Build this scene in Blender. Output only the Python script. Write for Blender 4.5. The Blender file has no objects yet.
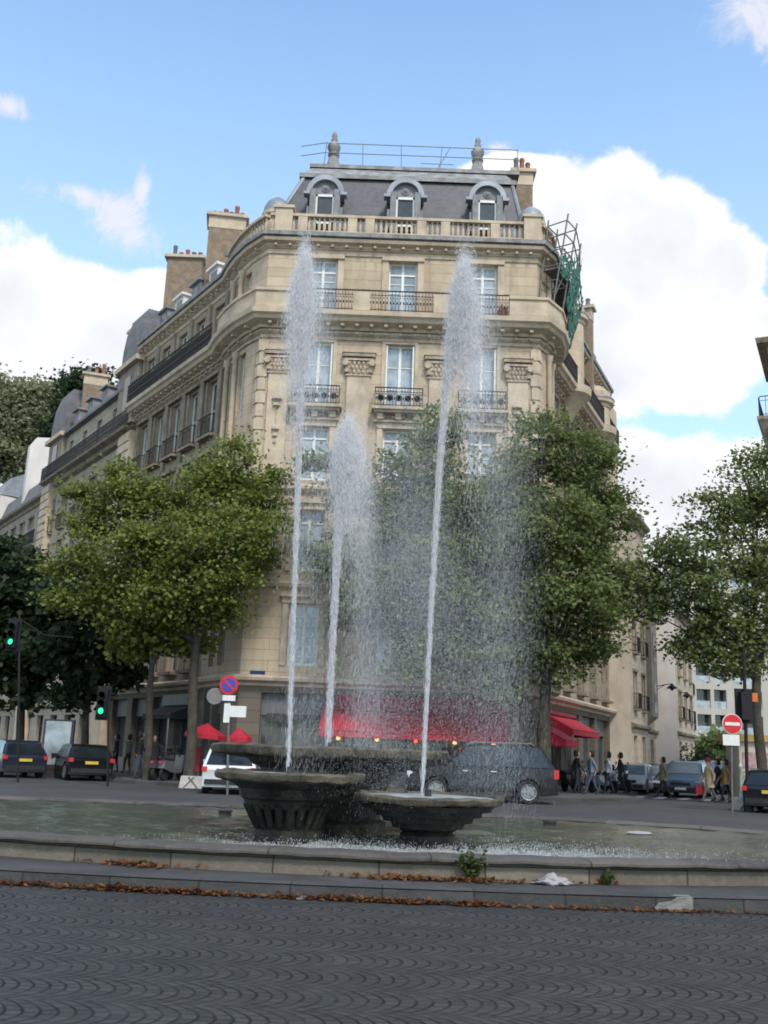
import bpy, bmesh, math, random
import numpy as np
from mathutils import Vector, Matrix
random.seed(7)
rng = np.random.default_rng(11)
R = math.radians
sc = bpy.context.scene
col = sc.collection

# ------------------------------------------------------------------ camera, sky, sun, exposure
PITCH, ROLL, F, CAM_H = 13.44, 2.15, 996.0, 1.6
cam_data = bpy.data.cameras.new('camera')
cam_data.sensor_fit = 'VERTICAL'; cam_data.sensor_height = 36.0; cam_data.lens = 36.0 * F / 1024.0
cam_data.clip_start = 0.1; cam_data.clip_end = 3000
cam = bpy.data.objects.new('camera', cam_data); col.objects.link(cam)
cam.matrix_world = Matrix.Translation((0, 0, CAM_H)) @ Matrix.Rotation(R(90 + PITCH), 4, 'X') @ Matrix.Rotation(R(ROLL), 4, 'Z')
sc.camera = cam
CM = cam.matrix_world.copy()

def ray(px, py):
    return (CM.to_3x3() @ Vector(((px - 384) / F, (512 - py) / F, -1.0)))
def at(px, py, Y):
    d = ray(px, py); return Vector((0, 0, CAM_H)) + d * (Y / d.y)
def at_z(px, py, z):
    d = ray(px, py); return Vector((0, 0, CAM_H)) + d * ((z - CAM_H) / d.z)
def gx(px, Y, z=0.0):
    """world X of the picture column px at depth Y and height z"""
    lo, hi = 0.0, 1024.0
    for _ in range(40):
        m = (lo + hi) / 2
        if at(px, m, Y).z > z: lo = m
        else: hi = m
    return at(px, lo, Y).x

SUN_EL, SUN_AZ = 48.0, 160.0          # azimuth clockwise from +Y: behind the camera, to the right
sc.view_settings.view_transform = 'Standard'; sc.view_settings.look = 'None'
sc.view_settings.gamma = 1.0; sc.view_settings.use_curve_mapping = False
sc.view_settings.exposure = 1.15
sc.cycles.transparent_max_bounces = 48; sc.cycles.pixel_filter_type = 'BLACKMAN_HARRIS'; sc.cycles.filter_width = 1.8

class NT:
    def __init__(s, tree): s.t = tree; s.n = tree.nodes; s.l = tree.links
    def new(s, k, **kw):
        n = s.n.new(k)
        for a, b in kw.items(): setattr(n, a, b)
        return n
    def put(s, sock, v):
        if isinstance(v, bpy.types.NodeSocket): s.l.new(v, sock)
        elif isinstance(v, (tuple, list)) and len(v) == 3 and sock.type == 'RGBA': sock.default_value = (*v, 1)
        else: sock.default_value = v
    def m(s, op, a, b=0.0, c=None, clamp=False):
        n = s.n.new('ShaderNodeMath'); n.operation = op; n.use_clamp = clamp
        s.put(n.inputs[0], a); s.put(n.inputs[1], b)
        if c is not None: s.put(n.inputs[2], c)
        return n.outputs[0]
    def mix(s, f, a, b, blend='MIX'):
        n = s.n.new('ShaderNodeMix'); n.data_type = 'RGBA'; n.blend_type = blend
        s.put(n.inputs[0], f); s.put(n.inputs[6], a); s.put(n.inputs[7], b)
        return n.outputs[2]
    def noise(s, vec, scale, detail=4, rough=0.55, out=0, dist=0.0):
        n = s.n.new('ShaderNodeTexNoise'); n.inputs['Scale'].default_value = scale
        n.inputs['Detail'].default_value = detail; n.inputs['Roughness'].default_value = rough
        n.inputs['Distortion'].default_value = dist
        if vec is not None: s.l.new(vec, n.inputs['Vector'])
        return n.outputs[out]
    def ss(s, v, lo, hi, a=0.0, b=1.0):
        n = s.n.new('ShaderNodeMapRange'); n.interpolation_type = 'SMOOTHSTEP'
        s.put(n.inputs[0], v); n.inputs[1].default_value = lo; n.inputs[2].default_value = hi
        n.inputs[3].default_value = a; n.inputs[4].default_value = b
        return n.outputs[0]
    def scalevec(s, vec, xyz):
        n = s.n.new('ShaderNodeVectorMath'); n.operation = 'MULTIPLY'
        s.l.new(vec, n.inputs[0]); n.inputs[1].default_value = xyz
        return n.outputs[0]

# sky: Nishita sky with cumulus clouds placed by direction
world = bpy.data.worlds.new('World'); sc.world = world; world.use_nodes = True
w = NT(world.node_tree); w.n.clear()
out = w.new('ShaderNodeOutputWorld'); bg = w.new('ShaderNodeBackground'); w.l.new(bg.outputs[0], out.inputs[0])
sky = w.new('ShaderNodeTexSky', sky_type='NISHITA'); sky.sun_disc = False
sky.sun_elevation = R(SUN_EL); sky.sun_rotation = R(SUN_AZ); sky.air_density = 1.0; sky.dust_density = 0.6; sky.ozone_density = 1.0
tc = w.new('ShaderNodeTexCoord'); dirv = tc.outputs['Generated']
sep = w.new('ShaderNodeSeparateXYZ'); w.l.new(dirv, sep.inputs[0])
az = w.m('MULTIPLY', w.m('ARCTAN2', sep.outputs[0], sep.outputs[1]), 57.29578)
el = w.m('MULTIPLY', w.m('ARCSINE', sep.outputs[2]), 57.29578)
comb = w.new('ShaderNodeCombineXYZ'); w.l.new(az, comb.inputs[0]); w.l.new(el, comb.inputs[1])
def azel(px, py):
    d = ray(px, py).normalized()
    return math.degrees(math.atan2(d.x, d.y)), math.degrees(math.asin(d.z))
BLOBS = [(545,235,80,82),(612,228,62,72),(660,262,62,78),(705,285,58,72),(690,345,85,66),(752,335,38,40),(590,340,80,80),(520,172,60,20),
         (690,505,110,66),(640,500,60,70),(760,480,60,34),(600,540,80,80),
         (20,322,75,72),(95,328,85,66),(165,322,75,58),(215,335,60,70),(90,400,220,110),
         (900,300,90,120),(-90,330,120,120)]
# (azimuth, elevation, half widths in degrees): the rest of the broken cloud cover round the horizon and overhead
FAR = [(60,22,28,14),(105,28,30,16),(160,62,40,22),(-60,24,26,16),(-110,30,34,18),(-160,40,30,14),(150,15,40,9),(30,70,60,10)]
D = None
def add_blob(a0, e0, ra, re):
    global D
    s1 = w.new('ShaderNodeVectorMath', operation='SUBTRACT'); w.l.new(comb.outputs[0], s1.inputs[0]); s1.inputs[1].default_value = (a0, e0, 0)
    s2 = w.new('ShaderNodeVectorMath', operation='DIVIDE'); w.l.new(s1.outputs[0], s2.inputs[0]); s2.inputs[1].default_value = (ra, re, 1)
    s3 = w.new('ShaderNodeVectorMath', operation='LENGTH'); w.l.new(s2.outputs[0], s3.inputs[0])
    v = w.m('SUBTRACT', 1.0, s3.outputs['Value'])
    D = v if D is None else w.m('SMOOTH_MAX', D, v, 0.12)
for (px, py, rx, ry) in BLOBS:
    a0, e0 = azel(px, py); add_blob(a0, e0, rx / 17.4 / math.cos(R(e0)), ry / 17.4)
for b in FAR: add_blob(*b)
n1 = w.noise(dirv, 11.0, 9, 0.60, dist=0.25); n2 = w.noise(dirv, 4.5, 3, 0.5)
dn = w.m('ADD', w.m('ADD', D, w.m('MULTIPLY', w.m('SUBTRACT', n1, 0.5), 1.0)), w.m('MULTIPLY', w.m('SUBTRACT', n2, 0.5), 0.45))
mask = w.ss(dn, -0.04, 0.14)
# thin ragged wisps, pinkish
D = None
for (px, py, rx, ry) in [(2,228,12,10),(105,205,50,14),(125,225,34,30),(143,193,9,22),(85,195,26,9),(8,105,16,12),(495,150,20,12),(752,8,40,34),(775,30,26,26)]:
    a0, e0 = azel(px, py); add_blob(a0, e0, rx / 17.4 / math.cos(R(e0)), ry / 17.4)
n3 = w.noise(dirv, 20.0, 9, 0.70, dist=0.8)
wisp = w.m('MULTIPLY', w.ss(w.m('ADD', D, w.m('MULTIPLY', w.m('SUBTRACT', n3, 0.5), 3.4)), -0.1, 1.0), 0.8)
shade = w.ss(w.noise(dirv, 6.0, 5, 0.55), 0.35, 0.7)
edge = w.ss(dn, 0.05, 0.5)
cloudc = w.mix(shade, (0.385, 0.40, 0.425), (0.50, 0.50, 0.50))
cloudc = w.mix(edge, (0.50, 0.505, 0.515), cloudc)
sky_s = w.new('ShaderNodeVectorMath', operation='MULTIPLY'); w.l.new(sky.outputs[0], sky_s.inputs[0]); sky_s.inputs[1].default_value = (0.128, 0.150, 0.158)
veil = w.ss(el, 52.0, 14.0, 0.0, 0.5)
skyc = w.mix(veil, sky_s.outputs[0], (0.335, 0.435, 0.49))
skyc = w.mix(wisp, skyc, (0.43, 0.415, 0.44))
fin = w.mix(mask, skyc, cloudc)
w.l.new(fin, bg.inputs[0]); bg.inputs[1].default_value = 1.0

sun_d = bpy.data.lights.new('sun', 'SUN'); sun_d.energy = 1.25; sun_d.angle = R(12); sun_d.color = (1.0, 0.93, 0.82)
sun = bpy.data.objects.new('sun', sun_d); col.objects.link(sun)
sdir = Vector((math.sin(R(SUN_AZ)) * math.cos(R(SUN_EL)), math.cos(R(SUN_AZ)) * math.cos(R(SUN_EL)), math.sin(R(SUN_EL))))
sun.rotation_euler = sdir.to_track_quat('Z', 'Y').to_euler(); sun.location = (20, -40, 60)

# ------------------------------------------------------------------ materials
def newmat(name):
    m = bpy.data.materials.new(name); m.use_nodes = True
    n = NT(m.node_tree); b = m.node_tree.nodes['Principled BSDF']
    return m, n, b
def PM(name, c, rough=0.7, var=0.18, scale=3.0, bump=0.0, bscale=20.0, metal=0.0, spec=0.4, dirt=None):
    m, n, b = newmat(name)
    tcn = n.new('ShaderNodeTexCoord').outputs['Object']
    f = n.noise(tcn, scale, 5, 0.6)
    lo = tuple(x * (1 - var) for x in c); hi = tuple(min(1, x * (1 + var)) for x in c)
    cc = n.mix(n.ss(f, 0.3, 0.7), lo, hi)
    if dirt:
        cc = n.mix(n.ss(n.noise(n.scalevec(tcn, (1.0, 1.0, 0.35)), dirt[1], 6, 0.65), 0.5, 0.72, 0, dirt[2]), cc, dirt[0])
    n.l.new(cc, b.inputs['Base Color'])
    b.inputs['Roughness'].default_value = rough; b.inputs['Metallic'].default_value = metal
    b.inputs['Specular IOR Level'].default_value = spec
    if bump:
        bp = n.new('ShaderNodeBump'); bp.inputs['Strength'].default_value = bump; bp.inputs['Distance'].default_value = 0.03
        n.l.new(n.noise(tcn, bscale, 5, 0.6), bp.inputs['Height']); n.l.new(bp.outputs[0], b.inputs['Normal'])
    return m
def stone_wall(name, c, row=0.42, bw=1.05, joint=0.55, stain=0.35, var=0.10):
    m, n, b = newmat(name)
    t = n.new('ShaderNodeTexCoord'); uv = t.outputs['UV']; ob = t.outputs['Object']
    br = n.new('ShaderNodeTexBrick'); n.l.new(uv, br.inputs['Vector'])
    br.inputs['Scale'].default_value = 1.0; br.inputs['Brick Width'].default_value = bw; br.inputs['Row Height'].default_value = row
    br.inputs['Mortar Size'].default_value = 0.014; br.inputs['Mortar Smooth'].default_value = 0.3; br.inputs['Bias'].default_value = 0.0
    br.inputs['Color1'].default_value = (*[x * (1 - var) for x in c], 1); br.inputs['Color2'].default_value = (*[x * (1 + var) for x in c], 1)
    br.inputs['Mortar'].default_value = (*[x * joint for x in c], 1)
    f1 = n.ss(n.noise(ob, 0.45, 6, 0.6), 0.42, 0.72)
    cc = n.mix(n.m('MULTIPLY', f1, stain), br.outputs[0], tuple(x * y for x, y in zip(c, (0.55, 0.52, 0.52))))
    f2 = n.ss(n.noise(n.scalevec(ob, (1.6, 1.6, 0.12)), 1.6, 5, 0.6), 0.48, 0.74)
    cc = n.mix(n.m('MULTIPLY', f2, stain * 1.1), cc, tuple(x * 0.5 for x in c))
    f3 = n.ss(n.noise(ob, 2.3, 4, 0.6), 0.35, 0.7)
    cc = n.mix(n.m('MULTIPLY', f3, 0.25), cc, tuple(min(1, x * 1.2) for x in c))
    n.l.new(cc, b.inputs['Base Color']); b.inputs['Roughness'].default_value = 0.85; b.inputs['Specular IOR Level'].default_value = 0.2
    bp = n.new('ShaderNodeBump'); bp.inputs['Strength'].default_value = 0.5; bp.inputs['Distance'].default_value = 0.03
    hh = n.m('SUBTRACT', n.m('MULTIPLY', n.noise(ob, 7, 5, 0.6), 0.4), br.outputs['Fac'])
    n.l.new(hh, bp.inputs['Height']); n.l.new(bp.outputs[0], b.inputs['Normal'])
    return m
def leafmat(name, c1, c2, c3):
    m, n, b = newmat(name)
    ob = n.new('ShaderNodeTexCoord').outputs['Object']
    f = n.ss(n.noise(ob, 1.1, 3, 0.6), 0.35, 0.65); g = n.ss(n.noise(ob, 9.0, 2, 0.5), 0.35, 0.65)
    cc = n.mix(g, n.mix(f, c1, c2), c3)
    n.l.new(cc, b.inputs['Base Color']); b.inputs['Roughness'].default_value = 0.55; b.inputs['Specular IOR Level'].default_value = 0.3
    tr = n.new('ShaderNodeBsdfTranslucent'); n.l.new(cc, tr.inputs[0])
    mx = n.new('ShaderNodeMixShader'); mx.inputs[0].default_value = 0.42
    n.l.new(b.outputs[0], mx.inputs[1]); n.l.new(tr.outputs[0], mx.inputs[2])
    o = [k for k in n.n if k.type == 'OUTPUT_MATERIAL'][0]; n.l.new(mx.outputs[0], o.inputs[0])
    return m
def emit(name, c, s):
    m, n, b = newmat(name)
    b.inputs['Base Color'].default_value = (*c, 1); b.inputs['Emission Color'].default_value = (*c, 1); b.inputs['Emission Strength'].default_value = s
    return m
STONE = (0.49, 0.40, 0.295)
M = {}
M['stone'] = stone_wall('facade_stone', STONE, 0.46, 5.0, 0.60, 0.55)
M['trim'] = PM('trim_stone', (0.49, 0.405, 0.305), 0.85, 0.14, 1.4, 0.4, 9, dirt=((0.18, 0.15, 0.125), 1.3, 0.45))
M['carve'] = PM('carved_stone', (0.42, 0.345, 0.26), 0.9, 0.2, 3, 0.6, 12, dirt=((0.15, 0.125, 0.105), 2.5, 0.5))
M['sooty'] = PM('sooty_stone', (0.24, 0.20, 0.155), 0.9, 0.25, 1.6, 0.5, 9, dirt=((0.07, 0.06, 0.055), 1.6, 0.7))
M['stone_side_shade'] = stone_wall('shade_toned_side_stone', (0.33, 0.275, 0.21), 0.46, 5.0, 0.6, 0.5)  # darker copy of the facade stone: street shade put into the side walls' colour
M['stone_g_shade'] = stone_wall('shade_toned_ground_floor_stone', (0.15, 0.13, 0.105), 0.5, 5.0, 0.6, 0.55)  # shade under the trees painted into the street-level stone as a darker tone
M['stone_b'] = stone_wall('neighbour_stone', (0.38, 0.33, 0.27), 0.5, 1.4, 0.6, 0.5)
M['stone_c'] = stone_wall('grey_stone', (0.33, 0.29, 0.24), 0.5, 1.4, 0.6, 0.5)
M['stone_r'] = stone_wall('pale_street_stone', (0.46, 0.385, 0.30), 0.45, 1.3, 0.7, 0.45)
M['stone_w'] = stone_wall('cream_street_stone', (0.44, 0.385, 0.31), 0.45, 1.3, 0.85, 0.3)
M['render_w'] = PM('white_render', (0.66, 0.62, 0.59), 0.85, 0.06, 0.7, 0.1, 6, dirt=((0.38, 0.35, 0.33), 0.5, 0.4))
M['render_p'] = PM('pale_render', (0.53, 0.46, 0.38), 0.85, 0.10, 0.8, 0.1, 6, dirt=((0.30, 0.25, 0.2), 0.8, 0.45))
M['brick'] = PM('chimney_brick', (0.23, 0.175, 0.125), 0.9, 0.22, 3, 0.5, 14)
M['terra'] = PM('terracotta', (0.30, 0.12, 0.085), 0.8, 0.25, 5)
M['white_block'] = PM('cream_render', (0.42, 0.40, 0.36), 0.8, 0.06, 0.4)
M['zinc'] = PM('zinc', (0.26, 0.285, 0.32), 0.5, 0.2, 1.1, 0.1, 6, metal=0.25, dirt=((0.14, 0.14, 0.15), 1.5, 0.6))
M['lead'] = PM('weathered_lead', (0.25, 0.25, 0.25), 0.7, 0.3, 2.2, 0.3, 8, dirt=((0.10, 0.10, 0.095), 1.8, 0.7))
M['dormer'] = PM('dormer_stone', (0.21, 0.215, 0.23), 0.8, 0.2, 2.5, 0.3, 10, dirt=((0.15, 0.15, 0.15), 2, 0.6))
M['iron'] = PM('black_iron', (0.014, 0.014, 0.017), 0.6, 0.2, 5, spec=0.25)
M['white'] = PM('white_paint', (0.72, 0.72, 0.70), 0.5, 0.06, 4)
M['glass'] = PM('window_glass', (0.30, 0.35, 0.385), 0.14, 0.35, 1.3, spec=0.7)
M['glass_d'] = PM('dark_window_glass', (0.05, 0.055, 0.06), 0.12, 0.4, 1.2, spec=0.6)
M['grey_panel'] = PM('grey_shop_panel', (0.13, 0.135, 0.14), 0.6, 0.12, 2)
M['dark_panel'] = PM('dark_shop_panel', (0.045, 0.042, 0.042), 0.5, 0.2, 2)
M['awning'] = PM('red_awning_cloth', (0.38, 0.016, 0.034), 0.75, 0.12, 2.5, 0.1, 6)
M['awning_d'] = PM('dark_red_fascia', (0.20, 0.012, 0.025), 0.7, 0.15, 2)
M['black_cloth'] = PM('black_awning_cloth', (0.02, 0.02, 0.024), 0.8, 0.2, 2)
M['lampglow'] = emit('warm_lamp', (1.0, 0.5, 0.14), 0.8)
M['lampglow_r'] = emit('red_lamp', (1.0, 0.12, 0.05), 0.6)
M['green_l'] = emit('green_signal', (0.03, 0.9, 0.35), 0.9)
M['asphalt'] = PM('asphalt', (0.056, 0.057, 0.058), 0.8, 0.16, 0.35, 0.4, 60, dirt=((0.08, 0.08, 0.08), 0.12, 0.6))
M['pave'] = PM('pavement_asphalt', (0.09, 0.09, 0.092), 0.85, 0.2, 0.8, 0.3, 40, dirt=((0.06, 0.06, 0.06), 0.9, 0.6))
M['island'] = PM('island_asphalt', (0.06, 0.06, 0.059), 0.85, 0.25, 1.3, 0.6, 50, dirt=((0.045, 0.045, 0.043), 1.2, 0.7))
M['roadpaint'] = PM('worn_road_paint', (0.50, 0.50, 0.49), 0.7, 0.3, 2.5)
M['bark'] = PM('plane_bark', (0.055, 0.048, 0.036), 0.9, 0.35, 3.5, 0.6, 12, dirt=((0.10, 0.095, 0.07), 3.0, 0.7))
M['leaf_y'] = leafmat('plane_leaves_yellowing', (0.185, 0.225, 0.048), (0.27, 0.285, 0.06), (0.13, 0.17, 0.045))
M['leaf_g'] = leafmat('plane_leaves_green', (0.155, 0.20, 0.068), (0.22, 0.255, 0.082), (0.115, 0.155, 0.054))
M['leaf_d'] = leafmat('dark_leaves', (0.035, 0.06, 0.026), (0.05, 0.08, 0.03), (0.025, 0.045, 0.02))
M['leaf_f'] = leafmat('far_leaves', (0.27, 0.28, 0.16), (0.35, 0.34, 0.22), (0.20, 0.22, 0.12))
M['weed'] = leafmat('weed_leaves', (0.07, 0.10, 0.025), (0.10, 0.12, 0.03), (0.05, 0.075, 0.02))
M['dead'] = leafmat('dead_leaves', (0.22, 0.085, 0.03), (0.30, 0.15, 0.06), (0.13, 0.055, 0.03))
M['tyre'] = PM('tyre_rubber', (0.018, 0.018, 0.018), 0.85, 0.2, 8)
M['alloy'] = PM('alloy_rim', (0.30, 0.31, 0.32), 0.4, 0.1, 6, metal=0.6)
M['carglass'] = PM('car_glass', (0.014, 0.019, 0.022), 0.08, 0.2, 2, spec=0.45)
M['carglass_b'] = PM('windscreen_glass', (0.07, 0.115, 0.145), 0.08, 0.2, 2, spec=0.8)
M['trimblack'] = PM('black_plastic', (0.02, 0.02, 0.02), 0.6, 0.2, 5)
M['red_l'] = PM('tail_light_red', (0.50, 0.02, 0.02), 0.25, 0.1, 5, spec=0.6)
M['head_l'] = PM('head_light_clear', (0.70, 0.72, 0.74), 0.15, 0.1, 5, spec=0.8)
M['plate_y'] = PM('yellow_plate', (0.60, 0.42, 0.04), 0.5, 0.1, 5)
M['plate_w'] = PM('white_plate', (0.7, 0.7, 0.68), 0.5, 0.1, 5)
M['chrome'] = PM('bright_trim', (0.6, 0.6, 0.6), 0.25, 0.1, 5, metal=0.8)
M['sign_red'] = PM('sign_red', (0.55, 0.02, 0.025), 0.5, 0.06, 5)
M['sign_blue'] = PM('sign_blue', (0.03, 0.06, 0.36), 0.5, 0.06, 5)
M['sign_white'] = PM('sign_white', (0.66, 0.66, 0.64), 0.5, 0.06, 5)
M['sign_back'] = PM('sign_grey_back', (0.17, 0.17, 0.16), 0.6, 0.1, 5)
M['plate_blue'] = PM('enamel_blue', (0.012, 0.018, 0.10), 0.4, 0.1, 5)
M['metal_g'] = PM('grey_painted_metal', (0.12, 0.13, 0.13), 0.55, 0.15, 5)
M['green_pole'] = PM('pale_green_paint', (0.30, 0.42, 0.36), 0.6, 0.15, 5)
M['concrete'] = PM('pale_concrete', (0.46, 0.44, 0.41), 0.85, 0.12, 4, 0.3, 20, dirt=((0.2, 0.19, 0.17), 4, 0.5))
M['net'] = PM('green_net', (0.045, 0.14, 0.11), 0.9, 0.3, 2.5)
M['plank'] = PM('scaffold_plank', (0.16, 0.14, 0.12), 0.9, 0.25, 4)
M['skin'] = PM('skin', (0.50, 0.31, 0.23), 0.6, 0.06, 8)
M['hair'] = PM('dark_hair', (0.02, 0.015, 0.012), 0.7, 0.2, 8)
M['orange'] = PM('orange_board', (0.65, 0.14, 0.03), 0.6, 0.1, 4)
M['poster'] = PM('faded_posters', (0.40, 0.26, 0.26), 0.7, 0.5, 2.2)
M['yellow_c'] = PM('ochre_canopy', (0.42, 0.28, 0.09), 0.8, 0.15, 3)
M['bag'] = PM('white_plastic_bag', (0.33, 0.32, 0.33), 0.35, 0.08, 12, 0.6, 25)
M['kerbpale'] = PM('pale_broken_granite', (0.22, 0.22, 0.205), 0.85, 0.2, 6, 0.6, 18)

def slate():
    m, n, b = newmat('slate_roof')
    t = n.new('ShaderNodeTexCoord')
    br = n.new('ShaderNodeTexBrick'); n.l.new(t.outputs['UV'], br.inputs['Vector']); br.inputs['Scale'].default_value = 1
    br.inputs['Brick Width'].default_value = 0.24; br.inputs['Row Height'].default_value = 0.16; br.inputs['Mortar Size'].default_value = 0.006
    br.inputs['Color1'].default_value = (0.055, 0.058, 0.072, 1); br.inputs['Color2'].default_value = (0.085, 0.088, 0.10, 1); br.inputs['Mortar'].default_value = (0.03, 0.03, 0.035, 1)
    cc = n.mix(n.ss(n.noise(t.outputs['Object'], 0.9, 5, 0.65), 0.4, 0.7, 0, 0.5), br.outputs[0], (0.12, 0.12, 0.13))
    n.l.new(cc, b.inputs['Base Color']); b.inputs['Roughness'].default_value = 0.55
    return m
M['slate'] = slate()

def cobbles():
    m, n, b = newmat('fan_cobbles')
    t = n.new('ShaderNodeTexCoord'); ob = t.outputs['Object']
    wob = n.new('ShaderNodeTexNoise'); wob.inputs['Scale'].default_value = 1.3; wob.inputs['Detail'].default_value = 3; n.l.new(ob, wob.inputs['Vector'])
    off = n.new('ShaderNodeVectorMath', operation='MULTIPLY_ADD'); n.l.new(wob.outputs['Color'], off.inputs[0]); off.inputs[1].default_value = (0.09, 0.09, 0); n.l.new(ob, off.inputs[2])
    s = n.new('ShaderNodeSeparateXYZ'); n.l.new(off.outputs[0], s.inputs[0]); x, y = s.outputs[0], s.outputs[1]
    W = 0.62
    yw = n.m('DIVIDE', y, W); cell = n.m('FLOOR', yw); yl = n.m('MULTIPLY', n.m('SUBTRACT', n.m('FRACT', yw), 0.5), W)
    bulge = n.m('MULTIPLY', n.m('MULTIPLY', yl, yl), 2.1)
    u = n.m('ADD', n.m('ADD', x, bulge), n.m('MULTIPLY', cell, 0.137))
    row = n.m('DIVIDE', u, 0.105); rid = n.m('FLOOR', row); rf = n.m('FRACT', row)
    vv = n.m('ADD', n.m('DIVIDE', yl, 0.10), n.m('MULTIPLY', rid, 0.37)); vid = n.m('FLOOR', vv); vf = n.m('FRACT', vv)
    d1 = n.m('ABSOLUTE', n.m('SUBTRACT', rf, 0.5)); d2 = n.m('ABSOLUTE', n.m('SUBTRACT', vf, 0.5))
    j1 = n.ss(d1, 0.35, 0.465); j2 = n.ss(d2, 0.39, 0.475)
    j = n.m('MULTIPLY', n.m('MAXIMUM', j1, n.m('MULTIPLY', j2, 0.75)), n.ss(n.noise(ob, 2.4, 5, 0.65), 0.30, 0.62, 0.25, 0.9))
    cid = n.new('ShaderNodeCombineXYZ'); n.l.new(rid, cid.inputs[0]); n.l.new(vid, cid.inputs[1]); n.l.new(cell, cid.inputs[2])
    wn = n.new('ShaderNodeTexWhiteNoise'); n.l.new(cid.outputs[0], wn.inputs[0])
    stonec = n.mix(wn.outputs[0], (0.040, 0.0405, 0.0395), (0.064, 0.064, 0.061))
    stonec = n.mix(n.ss(n.noise(ob, 0.5, 5, 0.6), 0.35, 0.7, 0, 0.5), stonec, (0.036, 0.036, 0.035))
    cc = n.mix(j, stonec, (0.008, 0.009, 0.010))
    n.l.new(cc, b.inputs['Base Color'])
    n.l.new(n.m('ADD', 0.62, n.m('MULTIPLY', j, 0.3)), b.inputs['Roughness']); b.inputs['Specular IOR Level'].default_value = 0.25
    bp = n.new('ShaderNodeBump'); bp.inputs['Strength'].default_value = 0.7; bp.inputs['Distance'].default_value = 0.03
    hh = n.m('ADD', n.m('SUBTRACT', 1.0, j), n.m('MULTIPLY', n.noise(ob, 25, 4, 0.6), 0.5))
    n.l.new(hh, bp.inputs['Height']); n.l.new(bp.outputs[0], b.inputs['Normal'])
    return m
M['cobbles'] = cobbles()

def kerbmat(name, c, jl, dirt, s=0.6):
    m, n, b = newmat(name)
    t = n.new('ShaderNodeTexCoord'); uv = t.outputs['UV']; ob = t.outputs['Object']
    sp = n.new('ShaderNodeSeparateXYZ'); n.l.new(uv, sp.inputs[0])
    q = n.m('DIVIDE', sp.outputs[0], jl)
    d = n.m('ABSOLUTE', n.m('SUBTRACT', n.m('FRACT', q), 0.5)); j = n.ss(d, 0.5 - 0.013 / jl, 0.5 - 0.004 / jl, 0, 0.8)
    wn = n.new('ShaderNodeTexWhiteNoise'); wn.noise_dimensions = '1D'; n.l.new(n.m('FLOOR', q), wn.inputs[1])
    cc = n.mix(wn.outputs[0], tuple(x * 0.72 for x in c), tuple(x * 1.25 for x in c))
    cc = n.mix(n.ss(n.noise(ob, 1.1, 7, 0.65), 0.40, 0.68, 0, s), cc, dirt)
    cc = n.mix(n.ss(n.noise(ob, 9, 5, 0.6), 0.45, 0.75, 0, 0.45), cc, tuple(x * 1.35 for x in c))
    cc = n.mix(j, cc, (0.025, 0.022, 0.02)); n.l.new(cc, b.inputs['Base Color']); b.inputs['Roughness'].default_value = 0.85
    bp = n.new('ShaderNodeBump'); bp.inputs['Strength'].default_value = 0.7; bp.inputs['Distance'].default_value = 0.03
    n.l.new(n.m('SUBTRACT', n.noise(ob, 14, 6, 0.65), j), bp.inputs['Height']); n.l.new(bp.outputs[0], b.inputs['Normal'])
    return m
M['kerb'] = kerbmat('kerb_granite', (0.055, 0.056, 0.056), 1.0, (0.03, 0.03, 0.03), 0.7)
M['basinwall'] = kerbmat('basin_limestone', (0.165, 0.145, 0.115), 1.25, (0.11, 0.095, 0.075), 0.75)
M['coping'] = kerbmat('basin_coping_stone', (0.095, 0.086, 0.074), 1.9, (0.05, 0.045, 0.045), 0.95)
M['bowl'] = PM('wet_dark_stone', (0.014, 0.015, 0.013), 0.5, 0.5, 3, 0.9, 11, spec=0.25, dirt=((0.065, 0.06, 0.045), 3.5, 0.55))
M['bowlrim'] = PM('lime_crusted_rim', (0.085, 0.074, 0.053), 0.7, 0.45, 2.5, 0.9, 12, dirt=((0.022, 0.022, 0.018), 3.0, 0.9))

def water():
    m, n, b = newmat('basin_water')
    ob = n.new('ShaderNodeTexCoord').outputs['Object']
    st = n.scalevec(ob, (0.55, 1.6, 1))
    f = n.ss(n.noise(ob, 0.7, 4, 0.6), 0.35, 0.65)
    cc = n.mix(f, (0.07, 0.082, 0.066), (0.11, 0.118, 0.09))
    # aerated water where the jets fall: white froth that drifts to the near side
    sp = n.new('ShaderNodeSeparateXYZ'); n.l.new(ob, sp.inputs[0])
    fx = n.m('MULTIPLY', n.ss(sp.outputs[0], -3.0, -0.4), n.ss(sp.outputs[0], 4.6, 1.4)); fy = n.ss(sp.outputs[1], 14.9, 12.7)
    fo = n.m('MULTIPLY', n.m('MULTIPLY', fx, fy), n.ss(n.noise(st, 2.6, 8, 0.7), 0.28, 0.56))
    cc = n.mix(n.m('MULTIPLY', fo, 0.8), cc, (0.42, 0.46, 0.48))
    n.l.new(cc, b.inputs['Base Color']); n.l.new(n.m('ADD', 0.10, n.m('MULTIPLY', fo, 0.5)), b.inputs['Roughness']); b.inputs['IOR'].default_value = 1.33
    bp = n.new('ShaderNodeBump'); bp.inputs['Strength'].default_value = 0.6; bp.inputs['Distance'].default_value = 0.03
    n.l.new(n.noise(ob, 9, 4, 0.6), bp.inputs['Height']); n.l.new(bp.outputs[0], b.inputs['Normal'])
    return m
M['water'] = water()

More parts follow.
